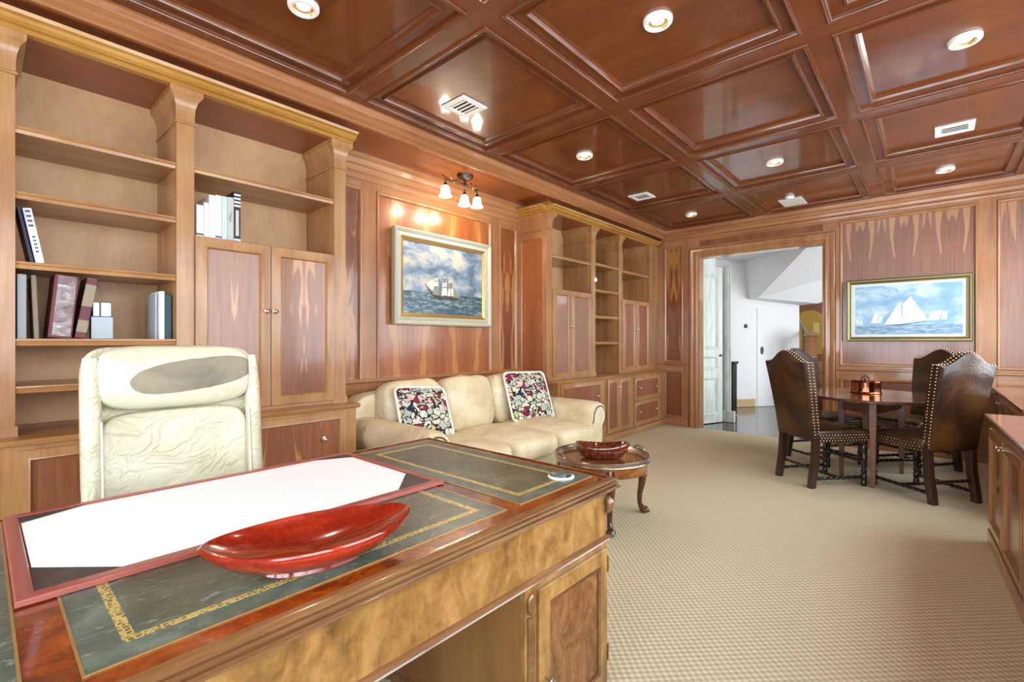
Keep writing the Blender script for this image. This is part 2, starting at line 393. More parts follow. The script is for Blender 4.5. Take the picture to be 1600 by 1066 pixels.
def framed(name, O, B, w, h, mf, mp, parent, org=(0,0,0), t=.02, fw=.06, rec=.012, lip=.014, pname='panel', bev=True):
    """frame-and-panel leaf: mitred frame mesh with a veneer panel as its child"""
    m = MB().frame(O, *B, w, h, [(0, 0), (0, t-.002), (.002, t), (fw-lip, t), (fw-lip*.55, t+.003), (fw-lip*.3, t-.002), (fw, t-rec), (fw, t-rec-.004)])
    d = m.build(name, mf, parent, org, smooth=40)
    U, V, N = B
    p = panel(pname, mp, Vector(O)+U*(fw-.001)+V*(fw-.001), B, w-2*fw+.002, h-2*fw+.002, t-rec, d, org)
    return d
def knob(parent, P, N, org, r=.014):
    P = Vector(P); N = Vector(N); q = N.to_track_quat('Z', 'Y').to_matrix().to_4x4()
    m = MB().lathe([(r*1.1, 0), (r*1.1, .003), (r*.45, .005), (r*.4, .012), (r*.9, .016), (r, .022), (r*.75, .028), (0, .03)], P, 14, M4=q)
    return m.build('knob', 'nickel', parent, org, smooth=50)

# ------------------------------------------------------------------ room shell
ZC = 2.86
fl = struct(box('floor', 'carpet', -3.6, 1.0, -1.7, 6.84, -.1, 0, bevel=0))
hf = struct(box('floor_hall', 'hall_floor', -6, 4, 6.84, 13.5, -.1, -.003, bevel=0))
# left wall (alcove panelling is children)
wl = struct(box('wall_left', 'frame_l', -3.62, -3.525, -1.7, 6.9, 0, 2.95, bevel=0))
XA = -3.5
wl = struct(bpy.data.objects.new('wall_alcove', None)); COL.objects.link(wl)
def rail(nm, mat, x0, x1, y0, y1, z0, z1, parent, b=.003): return box(nm, mat, x0, x1, y0, y1, z0, z1, parent, bevel=b)
for y0, y1 in ((1.73, 1.79), (2.09, 2.225), (3.615, 3.735), (4.03, 4.09)): rail('stile', 'frame_l', -3.525, XA, y0, y1, 0, 2.6, wl)
for z0, z1 in ((.0, .12), (.80, .90), (2.50, 2.62)):
    for y0, y1 in ((1.79, 2.09), (2.225, 3.615), (3.735, 4.03)): rail('rail', 'frame_ly', -3.525, XA, y0, y1, z0, z1, wl)
MLD = [(0, .0), (0, .004), (.006, .010), (.014, .010), (.022, .004), (.03, -.015)]
for y0, y1, mt in ((1.79, 2.09, 'side_panel'), (2.225, 3.615, 'alcove_panel'), (3.735, 4.03, 'side_panel')):
    for z0, z1 in ((.12, .80), (.90, 2.50)):
        MB().frame((XA, y0, z0), *LEFT, y1-y0, z1-z0, MLD).build('panel_moulding', 'frame_l', wl, smooth=40)
        panel('veneer_panel', mt if z0 > .5 else 'low_panel', (-3.525, y0+.02, z0+.02), LEFT, y1-y0-.04, z1-z0-.04, .010, wl)
box('wainscot_cap', 'frame_ly', -3.53, -3.45, 1.73, 4.09, .90, .93, wl, bevel=.008)
wn_ = struct(bpy.data.objects.new('wall_left_near', None)); COL.objects.link(wn_)
for y0 in (-1.6, -.82):
    framed('wall_panel', (-3.525, y0, .93), LEFT, .78, 1.7, 'frame_l', 'alcove_panel', wn_, t=.022, fw=.09)
    framed('wainscot_panel', (-3.525, y0, .0), LEFT, .78, .93, 'frame_l', 'low_panel', wn_, t=.022, fw=.10)
# alcove cornice
def extrude_y(prof, y0, y1, name, mat, parent, **k):  # prof in (x,z)
    return MB().prism(prof, lambda a, b, c: Vector((a, y0+c, b)), y1-y0).build(name, mat, parent, **k)
extrude_y([(-3.525, 2.56), (-3.485, 2.56), (-3.48, 2.60), (-3.465, 2.615), (-3.46, 2.655), (-3.445, 2.665), (-3.43, 2.70), (-3.41, 2.715), (-3.41, 2.742), (-3.525, 2.742)][::-1], 1.72, 4.07, 'alcove_cornice', 'frame_ly', wl)
# back wall with opening
YB = 6.80; OX0, OX1, OZ = -2.50, -.985, 2.44
wb = struct(MB().box(-3.62, OX0, YB+.02, 6.95, 0, 2.95).box(OX1, 1.1, YB+.02, 6.95, 0, 2.95).box(OX0, OX1, YB+.02, 6.95, OZ, 2.95).build('wall_back', 'frame_b'))
def bpan(x0, x1, z0, z1, mt):
    MB().frame((x0, YB, z0), *BACK, x1-x0, z1-z0, MLD).build('panel_moulding', 'frame_b', wb, smooth=40)
    panel('veneer_panel', mt, (x0+.02, YB+.02, z0+.02), BACK, x1-x0-.04, z1-z0-.04, .006, wb)
def bst(nm, mt, x0, x1, z0, z1): box(nm, mt, x0, x1, YB, YB+.02, z0, z1, wb, bevel=.002)
for x0, x1, z0, z1 in ((-3.1, -3.0, 0, 2.7), (-2.72, -2.64, 0, 2.7), (-.87, -.83, 0, 2.7), (.345, .48, 0, 2.7), (.93, .98, 0, 2.7)): bst('stile', 'frame_b', x0, x1, z0, z1)
bpan(-3.0, -2.72, .93, 2.62, 'side_panel'); bpan(-3.0, -2.72, .12, .80, 'low_panel')
bst('rail', 'frame_bx', -3.0, -2.72, 0, .12); bst('rail', 'frame_bx', -3.0, -2.72, .80, .93); bst('rail', 'frame_bx', -3.0, -2.72, 2.62, 2.7)
for x0, x1 in ((-.83, .345), (.48, .93)):
    bpan(x0, x1, .95, 2.655, 'back_panel'); bpan(x0, x1, .14, .80, 'low_panel')
    bst('rail', 'frame_bx', x0, x1, 0, .14); bst('rail', 'frame_bx', x0, x1, .80, .95); bst('rail', 'frame_bx', x0, x1, 2.655, 2.7)
bst('rail', 'frame_bx', -2.64, -.87, 2.53, 2.58); bst('rail', 'frame_bx', -2.64, -.87, 2.66, 2.7)
bst('stile', 'frame_b', -2.64, -2.48, 2.58, 2.66); bst('stile', 'frame_b', -1.0, -.87, 2.58, 2.66)
panel('veneer_panel', 'low_panel', (-2.48, YB+.02, 2.58), BACK, 1.48, .08, .008, wb)
for x0, x1 in ((-3.1, -2.64), (-.87, .98)):
    box('wainscot_cap', 'frame_bx', x0, x1, YB-.025, YB, .895, .925, wb, bevel=.008)
    struct(box('baseboard_back', 'frame_bx', x0, x1, YB-.015, YB, 0, .11, bevel=.005))
# door casing round the opening: three mitred lengths
tr = struct(bpy.data.objects.new('trim_1', None)); COL.objects.link(tr)
cp = [(0, 0), (0, .022), (.02, .03), (.035, .024), (.06, .024), (.075, .034), (.1, .036), (.112, .02), (.112, 0)]
m = MB()
for i, (w_, h_) in enumerate(cp):
    a = OX0-w_; b = OX1+w_; z = OZ+w_
    m.v += [Vector((a, YB-h_, 0)), Vector((a, YB-h_, z)), Vector((b, YB-h_, z)), Vector((b, YB-h_, 0))]
for i in range(len(cp)-1):
    for c in range(3): m.f.append((4*i+c, 4*i+c+1, 4*i+5+c, 4*i+4+c))
m.build('door_casing', 'frame_b', tr, smooth=30)
MB().box(OX0-.001, OX0+.02, YB, 6.96, 0, OZ).box(OX1-.02, OX1+.001, YB, 6.96, 0, OZ).box(OX0+.02, OX1-.02, YB, 6.96, OZ-.02, OZ+.001).build('door_jamb', 'frame_b', tr)
# right wall and wall behind the camera, with real window openings
def wall_open(name, fixed0, fixed1, a0, a1, wins, axis, mat):
    m = MB()
    def b(p0, p1, z0, z1):
        if p1-p0 < 1e-4 or z1-z0 < 1e-4: return
        m.box(fixed0, fixed1, p0, p1, z0, z1) if axis == 'y' else m.box(p0, p1, fixed0, fixed1, z0, z1)
    cur = a0
    for w0, w1, z0, z1 in wins:
        b(cur, w0, 0, 2.95); b(w0, w1, 0, z0); b(w0, w1, z1, 2.95); cur = w1
    b(cur, a1, 0, 2.95)
    return struct(m.build(name, mat))
wall_open('wall_right', .98, 1.1, -1.7, 6.84, WIN_R, 'y', 'frame_b')
wall_open('wall_front', -1.75, -1.6, -3.62, 1.1, WIN_F, 'x', 'frame_b')
n = 0
for (a0, a1, z0, z1), kind in [(w, 'y') for w in WIN_R]+[(w, 'x') for w in WIN_F]:
    n += 1; wn = struct(bpy.data.objects.new('window_%d' % n, None)); COL.objects.link(wn)
    m = MB(); g = MB(); mid = (a0+a1)/2
    def wb_(p0, p1, q0, q1): m.box(.985, 1.06, p0, p1, q0, q1) if kind == 'y' else m.box(p0, p1, -1.71, -1.63, q0, q1)
    wb_(a0, a0+.06, z0, z1); wb_(a1-.06, a1, z0, z1); wb_(a0, a1, z0, z0+.06); wb_(a0, a1, z1-.06, z1); wb_(mid-.03, mid+.03, z0, z1)
    m.build('window_frame', 'white_m', wn)
    for p0, p1 in ((a0+.06, mid-.03), (mid+.03, a1-.06)):
        g = MB()
        g.box(1.02, 1.024, p0, p1, z0+.06, z1-.06) if kind == 'y' else g.box(p0, p1, -1.672, -1.668, z0+.06, z1-.06)
        g.build('pane', 'glass', wn)
# ------------------------------------------------------------------ ceiling
ce = struct(box('ceiling', 'ceil', -3.62, 1.1, -1.75, 6.95, 2.93, 3.05, bevel=0))
COLS = [(-2.86, -1.735), (-1.60, -.525), (-.39, .60)]
ROWS = [(6.70-1.275*k-1.135, 6.70-1.275*k) for k in range(7)]
ROWS = [(max(a, -1.5), b) for a, b in ROWS if b > -1.2][::-1]
def ext_prof(prof, T, L, name, mat, parent, **k): return MB().prism(prof, T, L).build(name, mat, parent, **k)
ys = [-1.62]+[v for r in ROWS for v in r]+[6.72]
for i in range(0, len(ys), 2): box('beam', 'beam_x', -2.93, .70, ys[i], ys[i+1], ZC, 2.93, ce, bevel=0)
xs = [-2.96]+[v for c in COLS for v in c]+[.70]
for r0, r1 in ROWS:
    for i in range(0, len(xs), 2): box('beam', 'beam_y', xs[i], xs[i+1], r0, r1, ZC, 2.93, ce, bevel=0)
CPF = [(-.010, 0), (-.009, .006), (-.002, .008), (.006, .005), (.009, -.004), (.010, -.020), (.068, -.022), (.070, -.014), (.077, -.011), (.084, -.016), (.088, -.030), (.104, -.042)]
for c0, c1 in COLS:
    for r0, r1 in ROWS:
        MB().frame((c0, r0, ZC), *DOWN, r1-r0, c1-c0, CPF).build('coffer_moulding', 'mould', ce, smooth=25)
        MB().frame((c0, r0, ZC), *DOWN, r1-r0, c1-c0, [(-.003, .007), (.0, .0095), (.005, .0085), (.0095, .003), (.0108, -.004), (.0108, -.016)]).build('outer_bead', 'bead', ce, smooth=60)
        MB().frame((c0, r0, ZC), *DOWN, r1-r0, c1-c0, [(.072, -.016), (.074, -.008), (.079, -.007), (.084, -.012), (.086, -.024)]).build('inner_bead', 'bead', ce, smooth=60)
        panel('coffer_panel', 'ceil', (c0+.1, r0+.1, 2.92), DOWN, r1-r0-.2, c1-c0-.2, .019, ce)
# crown / soffit fascia, left side; crown on the back wall
t2 = struct(bpy.data.objects.new('trim_2', None)); COL.objects.link(t2)
extrude_y([(-3.06, 2.93), (-2.925, 2.862), (-2.945, 2.855), (-2.95, 2.82), (-2.965, 2.812), (-2.958, 2.795), (-2.972, 2.785), (-2.965, 2.752), (-2.975, 2.742), (-3.0, 2.742), (-3.06, 2.80)], -1.62, 6.72, 'crown_moulding', 'crown', t2)
box('soffit', 'alcove_soffit', -3.53, -3.0, 1.72, 4.08, 2.742, 2.80, t2, bevel=0)
box('soffit', 'soffit', -3.53, -3.0, -1.62, 1.72, 2.742, 2.80, t2, bevel=0)
box('soffit', 'soffit', -3.53, -3.0, 4.08, 6.82, 2.742, 2.80, t2, bevel=0)
t3 = struct(bpy.data.objects.new('trim_3', None)); COL.objects.link(t3)
MB().prism([(0, 2.695), (.022, 2.695), (.026, 2.715), (.012, 2.722), (.03, 2.74), (.035, 2.765), (.05, 2.772), (.05, 2.80), (.075, 2.815), (.085, 2.852), (.1, 2.86), (.1, 2.93), (0, 2.93)], lambda a, b, c: Vector((-3.05+c, YB+.005-a, b)), 3.75).build('crown_moulding', 'crown_x', t3)
extrude_y([(.70, 2.93), (.70, 2.86), (.72, 2.85), (.73, 2.76), (.75, 2.742), (1.0, 2.742), (1.0, 2.93)][::-1], -1.62, 6.72, 'crown_moulding', 'crown', t3)

# ------------------------------------------------------------------ left built-ins
XF, XBK, XL = -3.10, -3.525, -2.98
def pilaster(nm, y0, y1, mat, parent, org, zt=2.63, zb=.81):
    """square post with a flared capital"""
    m = MB().box(XBK, XF, y0, y1, zb, 2.44)
    prof = [(0, 2.44), (.008, 2.443), (.008, 2.452), (.002, 2.457), (.002, 2.50), (.006, 2.54), (.016, 2.575), (.035, 2.60), (.036, zt)]
    vs = []
    for e, z in prof: vs += [(XBK, y0-e, z), (XF+e, y0-e, z), (XF+e, y1+e, z), (XBK, y1+e, z)]
    fs = [(4*i+c, 4*i+(c+1) % 4, 4*i+4+(c+1) % 4, 4*i+4+c) for i in range(len(prof)-1) for c in range(4)]
    m.add(vs, fs)
    m.box(XBK, XF+.008, y0-.008, y1+.008, zb, zb+.045)
    return m.build(nm, mat, parent, org, smooth=30)
def shelf(parent, org, y0, y1, z, t=.028, mat='honey_h'):
    m = MB().box(XBK+.004, XF-.02, y0, y1, z-t, z)
    m.prism([(-.025, -t-.004), (0, -t-.004), (.004, -t*.6), (0, -t*.45), (.005, -t*.3), (.004, 0), (-.025, 0)], lambda a, b, c: Vector((XF-.01+a, y0+c, z+b)), y1-y0)
    return m.build('shelf', mat, parent, org, smooth=20)
CORN = [(-3.10, 2.627), (-3.06, 2.627), (-3.05, 2.638), (-3.045, 2.642), (-3.03, 2.645), (-3.015, 2.655), (-3.005, 2.668), (-3.0, 2.67), (-2.985, 2.674), (-2.98, 2.69), (-3.10, 2.69)]
def bay(kind, label, cat, y0, y1, posts, sh, org, split=None, ztop=1.836, mats=('honey', 'honey_h', 'back'), knz=1.42, mdoor='door_panel'):
    t = thing('bookcase' if kind == 'open' else 'upper_cabinet', label, cat, org)
    for a, b in posts: pilaster('pilaster', a, b, mats[0], t, org)
    box('back_panel', mats[2], XBK, XBK+.008, y0, y1, .81, 2.63, t, org, bevel=0)
    for z in sh: shelf(t, org, y0+.001, y1-.001, z, mat=mats[1])
    box('top_board', 'soffit', XBK, XF+.02, y0, y1, 2.63, 2.65, t, org, bevel=0)
    if kind != 'open':
        box('cupboard_top', mats[1], XBK+.01, XF, y0, y1, ztop-.02, ztop, t, org)
        box('bottom_rail', mats[1], XBK+.01, XF+.004, y0, y1, .81, .834, t, org)
        for a, b, s in ((y0+.002, split-.002, 1), (split+.002, y1-.002, 0)):
            d = framed('door', (XF-.004, a, .835), LEFT, b-a, ztop-.004-.835, mats[0], mdoor, t, org, fw=.065)
            knob(d, (XF+.016, (b-.022) if s else (a+.022), knz), X_, org)
    return t
bay('open', 'tall honey wood open bookcase with a maroon album and leaning books', 'bookcase', .112, .722, [(.0, .112)], [2.219, 1.921, 1.603, 1.25, 1.033], (-3.3, .4, 0))
bay('doors', 'honey wood wall cabinet with two tall panelled doors and books above them', 'cabinet', .806, 1.637, [(.722, .806), (1.637, 1.723)], [2.222], (-3.3, 1.2, 0), 1.213, knz=1.425)
lc = thing('cornice', 'golden moulded cornice along the top of the bookcase with the maroon album', 'cornice', (-3.1, .8, 2.63))
extrude_y(CORN[::-1], -.02, 1.755, 'cornice_moulding', 'gold_wood', lc, org=(-3.1, .8, 2.63))
box('frieze_board', 'soffit', XBK, -3.10, -.02, 1.73, 2.65, 2.742, lc, (-3.1, .8, 2.63), bevel=0)
def counter(nm, label, y0, y1, mat):
    return tag(MB().prism([(XBK, .782), (-2.965, .782), (-2.96, .788), (-2.955, .80), (-2.962, .808), (-2.97, .81), (XBK, .81)], lambda a, b, c: Vector((a, y0+c, b)), y1-y0).build(nm, mat, smooth=25, loc=(-3.2, (y0+y1)/2, .8)), label, 'worktop')
counter('worktop', 'long honey wood worktop under the bookcase and above the drawer behind the desk chair', -.02, 1.755, 'honey_h')
def base(label, y0, y1, org, mats, fronts, cat='cabinet'):
    t = thing('base_cabinet', label, cat, org)
    box('body', mats[0], -3.495, XL, y0, y1, .09, .782, t, org, bevel=.002)
    box('plinth', mats[1], -3.495, XL-.02, y0, y1, 0, .09, t, org, bevel=.002)
    box('base_moulding', mats[1], XL-.02, XL+.012, y0, y1, .0, .085, t, org, bevel=.01)
    for nm, a, b, z0, z1, kn, mp in fronts:
        d = framed(nm, (XL, a, z0), LEFT, b-a, z1-z0, mats[0], mp, t, org, fw=.05, t=.018)
        for ky, kz in kn: knob(d, (XL+.012, ky, kz), X_, org)
    return t
HB = ('honey', 'honey_h')
base('honey wood base cabinet under the open bookcase shelves', -.02, .765, (-3.25, .37, 0), HB, [('door', .11, .43, .11, .76, [(.40, .55)], 'door_panel'), ('door', .436, .755, .11, .76, [(.47, .55)], 'door_panel')])
base('honey wood base cabinet with a wide drawer behind the cream desk chair', .765, 1.735, (-3.25, 1.25, 0), HB, [('drawer', .80, 1.65, .44, .765, [(.95, .60), (1.498, .60)], 'door_panel'), ('drawer', .80, 1.65, .11, .43, [(.95, .27), (1.498, .27)], 'door_panel')])

# ------------------------------------------------------------------ right built-ins (beyond the sofa)
CB = ('honey', 'base_ry', 'back')
t = bay('doors', 'wall cabinet with brown doors beside the sofa alcove, panelled end', 'cabinet', 4.15, 4.935, [(4.075, 4.15), (4.935, 5.035)], [2.19], (-3.3, 4.5, 0), 4.50, 1.815, CB, 1.40, 'low_panel')
framed('end_panel', (XBK, 4.075, .84), BACK, XF-XBK, 1.58, 'frame_l', 'end_panel', t, (-3.3, 4.5, 0), t=.02, fw=.07)
box('end_frieze', 'frame_l', XBK, XF, 4.058, 4.075, 2.45, 2.63, t, (-3.3, 4.5, 0))
bay('open', 'narrow open bookcase with four empty shelves between two door cabinets', 'bookcase', 5.035, 5.615, [], [2.207, 1.881, 1.554, 1.228], (-3.3, 5.3, 0), mats=CB)
bay('doors', 'wall cabinet with two panelled doors in the corner by the doorway', 'cabinet', 5.69, 6.5, [(5.615, 5.69), (6.5, 6.6)], [2.19], (-3.3, 6.1, 0), 6.09, 1.80, ('base_r', 'base_ry', 'back'), 1.40, 'low_panel')
rc = thing('cornice', 'moulded wooden cornice over the cabinets beside the doorway', 'cornice', (-3.1, 5.3, 2.63))
extrude_y(CORN[::-1], 4.03, 6.66, 'cornice_moulding', 'gold_wood', rc, org=(-3.1, 5.3, 2.63))
box('frieze_board', 'frame_ly', XBK, -3.10, 4.06, 6.66, 2.65, 2.742, rc, (-3.1, 5.3, 2.63), bevel=0)
MB().prism([(a-(-3.10), b) for a, b in CORN], lambda a, b, c: Vector((XBK+c, 4.06-a, b)), .44).build('cornice_return', 'gold_wood', rc, (-3.1, 5.3, 2.63))
box('end_filler', 'base_r', XBK, XF, 6.6, 6.80, .81, 2.65, rc, (-3.1, 5.3, 2.63))
counter('worktop', 'polished wood worktop under the cabinets beside the doorway', 4.06, 6.78, 'honey_h')
RB = ('base_r', 'base_ry')
base('base cabinet with wide drawers partly behind the ivory sofa arm', 4.09, 5.04, (-3.25, 4.5, 0), RB, [('drawer', 4.13, 4.98, .44, .765, [(4.30, .59), (4.86, .59)], 'low_panel'), ('drawer', 4.13, 4.98, .11, .43, [(4.30, .26), (4.86, .26)], 'low_panel')])
base('base cabinet with two narrow doors under the open shelves', 5.04, 5.73, (-3.25, 5.4, 0), RB, [('door', 5.09, 5.378, .11, .765, [(5.35, .66)], 'low_panel'), ('door', 5.386, 5.68, .11, .765, [(5.41, .66)], 'low_panel')])
base('base cabinet with two stacked drawers in the corner by the doorway', 5.73, 6.78, (-3.25, 6.2, 0), RB, [('drawer', 5.79, 6.58, .44, .755, [(5.95, .60), (6.42, .60)], 'low_panel'), ('drawer', 5.79, 6.58, .11, .43, [(5.95, .28), (6.42, .28)], 'low_panel')])
sw = thing('wall_socket', 'small white round device on the post between cabinet doors and open shelves', 'switch', (-3.098, 5.02, 1.99))
MB().lathe([(.03, 0), (.03, .012), (.022, .02), (0, .021)], (0,0,0), 16, M4=Matrix.Rotation(R(90), 4, 'Y')).build('cover', 'white_m', sw, smooth=40)

# ------------------------------------------------------------------ cabinets under the right-hand windows
def side_cabinet(label, x0, x1, y0, y1, org, rz, doors, ztop=.79):
    t = thing('window_cabinet', label, 'cabinet', org, rz)
    L = y1-y0; O = Vector(org)
    f = lambda m: m
    MB().box(x0, x1, y0, y1, .08, ztop-.03).build('body', 'base_r', t, org, bevel=.002)
    MB().box(x0-.02, x1, y0, y1+.02, 0, .085).build('plinth', 'base_ry', t, org, bevel=.008)
    MB().box(x0-.035, x1, y0, y1+.03, ztop-.03, ztop).build('top', 'counter', t, org, bevel=.01)
    w = (L-.04)/doors
    for k in range(doors):
        b = y1-.02-k*w
        d = framed('door', (x0, b-.004, .11), RIGHT, w-.03, ztop-.15-.04, 'base_r', 'low_panel', t, org, fw=.055, t=.018)
        knob(d, (x0-.014, b-.03 if k % 2 else b-w+.05, ztop-.12), -X_, org, .011)
    return t
side_cabinet('low window cabinet with a brown top reaching the near carpet edge', .27, .83, .9, 4.13, (.45, 4.13, 0), R(2.2), 6)
side_cabinet('low window cabinet behind the dining chairs against the panelled wall', .47, .96, 4.55, 6.76, (.7, 6.76, 0), 0, 4)

# ------------------------------------------------------------------ ceiling fittings
def downlight(x, y, label):
    t = thing('recessed_light', label, 'ceiling light', (x, y, 2.90), 0, 'recessed ceiling lights')
    MB().lathe([(.050, -.004), (.052, -.022), (.066, -.022), (.073, -.014), (.074, .001)], n=28, cap=False).build('trim_ring', 'white_m', t, smooth=40)
    MB().lathe([(.052, -.021), (.046, -.010), (.030, -.004)], n=28, cap=False).build('reflector', 'can_gold', t, smooth=40)
    MB().lathe([(.034, -.003), (.026, -.009), (.0, -.012)], n=20).build('bulb', 'bulb', t, smooth=40)
    l = bpy.data.lights.new('downlight', 'SPOT'); l.energy = 14; l.color = (1, .86, .66); l.spot_size = R(110); l.spot_blend = .8; l.shadow_soft_size = .04
    o = bpy.data.objects.new('downlight', l); o.location = (0, 0, -.03); COL.objects.link(o); o.parent = t
for x, y, lb in ((-2.33, 1.07, 'recessed light in the coffer above the open bookcase'), (-1.065, 2.335, 'recessed light in the middle coffer between the bell lamp vent and the window side'),
                 (.13, 3.6, 'recessed light in the coffer above the near window cabinet'), (-2.33, 3.6, 'recessed light in the coffer beyond the three bell lamp'),
                 (-1.10, 4.9, 'recessed light in the coffer over the open carpet before the doorway'), (.085, 6.2, 'recessed light in the coffer above the sailing print'),
                 (-2.37, 6.2, 'recessed light in the corner coffer by the cabinets')):
    downlight(x, y, lb)
def vent(x, y, label):
    t = thing('ceiling_vent', label, 'vent', (x, y, 2.90), 0, 'ceiling air vents')
    MB().frame((-.115, -.115, 0), *DOWN, .23, .23, [(0, 0), (0, .008), (.03, .012), (.04, .008), (.04, 0)]).build('frame', 'white_m', t)
    MB().box(-.08, .08, -.08, .08, -.002, .0).build('backing', 'dark_slot', t)  # dark sheet standing for the shade behind the slats
    for k in range(4):
        y0 = -.07+.037*k
        MB().hexa([(-.076, y0, -.010), (.076, y0, -.010), (.076, y0+.024, -.004), (-.076, y0+.024, -.004)], [(-.076, y0, -.007), (.076, y0, -.007), (.076, y0+.024, -.0015), (-.076, y0+.024, -.0015)]).build('slat', 'white_m', t)
vent(-2.48, 2.285, 'white ceiling vent near the three bell lamp with slats')
vent(.125, 5.06, 'white ceiling vent above the dining table')
vent(-2.5, 5.06, 'white ceiling vent near the open shelf bookcase')
sp = thing('speaker_panel', 'plain white square panel in the ceiling before the doorway', 'panel', (-1.25, 6.44, 2.899))
MB().box(-.12, .12, -.17, .17, -.008, 0).build('grille', 'white_m', sp, bevel=.003)
sd = thing('smoke_detector', 'small white round detector beside the square ceiling panel', 'detector', (-1.235, 6.2, 2.899))
MB().lathe([(0, -.03), (.035, -.028), (.045, -.015), (.05, 0)], n=20).build('housing', 'white_m', sd, smooth=40)
# bell-shade lamp in the alcove
tl = thing('ceiling_lamp', 'bronze vine lamp with three lit bell shades under the alcove soffit', 'lamp', (-3.18, 2.94, 2.742))
MB().lathe([(0, -.045), (.03, -.042), (.05, -.03), (.072, -.016), (.075, 0)], n=24).build('canopy', 'iron', tl, smooth=40)
P0 = Vector((0, 0, -.07))
ends = [Vector((.02, -.25, -.10)), Vector((-.01, .0, -.12)), Vector((-.02, .17, -.10))]
ma = MB()
ma.tube([(0, 0, -.03), (0, 0, -.09)], .012)
ma.tube([P0, (0, -.05, -.085), (.01, -.12, -.075), (.02, -.19, -.10), (.02, -.25, -.085), (.02, -.285, -.07)], .006)
ma.tube([P0, (0, .05, -.085), (-.01, .10, -.08), (-.02, .15, -.10), (-.02, .18, -.085)], .006)
ma.build('arm', 'iron', tl, smooth=50)
for k, (y_, z_) in enumerate(((-.08, -.07), (-.13, -.085), (-.16, -.06), (.07, -.065), (.1, -.09), (.13, -.07))):
    MB().sell(.004, .012, .022, 1, 1, 8, 6, Matrix.Translation((0, y_, z_)) @ Matrix.Rotation(R(35*(-1)**k), 4, 'X')).build('leaf', 'brass', tl, smooth=60)
for e in ends:
    MB().tube([e, e+Vector((0, 0, -.035))], .005).lathe([(.012, -.03), (.02, -.055), (.022, -.06), (0, -.062)], e, 14).build('socket', 'iron', tl, smooth=40)
    sh = MB().lathe([(.02, -.055), (.034, -.07), (.038, -.10), (.042, -.125), (.052, -.143), (.056, -.147), (.05, -.141), (.036, -.12), (.03, -.08), (.0, -.06)], e, 20).build('bell_shade', 'bell', tl, smooth=60)
    l = bpy.data.lights.new('bell_light', 'POINT'); l.energy = 5; l.color = (1, .8, .55); l.shadow_soft_size = .03
    o = bpy.data.objects.new('bell_light', l); o.location = e+Vector((0, 0, -.16)); COL.objects.link(o); o.parent = tl

# ------------------------------------------------------------------ desk
DO = Vector((-1.327, .536, 0))
dk = thing('partners_desk', 'large burl wood pedestal desk with three green leather panels on top', 'desk', DO)
def dbox(nm, mt, x0, x1, y0, y1, z0, z1, par=None, bevel=.003, **k): return box(nm, mt, x0, x1, y0, y1, z0, z1, par or dk, DO, bevel, **k)
DX0, DX1, DY0, DY1 = -1.83, -.826, -.381, 1.453
dbox('top_board', 'burl', DX0, DX1, DY0, DY1, .735, .770, bevel=0)
EP = [(0.012, 0.772), (0.0, 0.7717), (-0.008, 0.7694), (-0.013, 0.7643), (-0.01, 0.7598), (-0.005, 0.7586), (-0.01, 0.7573), (-0.015, 0.7541), (-0.013, 0.7496), (-0.007, 0.7477), (-0.009, 0.7458), (-0.016, 0.7445), (-0.021, 0.7406), (-0.019, 0.7355), (-0.012, 0.7323), (-0.004, 0.731), (0.01, 0.731)]
MB().frame((DX0, DY0, 0), *UPF, DX1-DX0, DY1-DY0, EP[::-1]).build('edge_moulding', 'desk_mould', dk, DO, smooth=30)
for a, b in ((.098, .974), (1.034, 1.412), (-.340, .038)):
    lp = panel('leather_inset', 'lborder', (-1.772, a, .7702), UPF, .886, b-a, .0012, dk, DO)
    MB().frame((-1.772+.052, a+.052, .7714), *UPF, .886-.104, b-a-.104, [(0, 0), (0, .0004), (.017, .0004), (.017, 0)]).build('gold_tooling', 'tool', lp, (-1.329, (a+b)/2, .7702))
    panel('leather_field', 'ltop', (-1.772+.078, a+.078, .7713), UPF, .886-.156, b-a-.156, .0004, lp, (-1.329, (a+b)/2, .7702))
    MB().frame((-1.772, a, .7705), *UPF, .886, b-a, [(-.002, 0), (-.002, .0014), (.002, .0014), (.002, 0)]).build('gilt_line', 'frame_gold', lp, (-1.329, (a+b)/2, .7702))
BX0, BX1, BY0, BY1 = -1.812, -.842, -.365, 1.437
dbox('frieze', 'desk_side', BX0, BX1, BY0, BY1, .572, .735)
MB().frame((BX0, BY0, 0), *UPF, BX1-BX0, BY1-BY0, [(-.0, .575), (-.006, .572), (-.012, .566), (-.008, .561), (-.010, .557), (-.004, .552), (.0, .552)][::-1]).build('frieze_moulding', 'desk_mould', dk, DO, smooth=30)
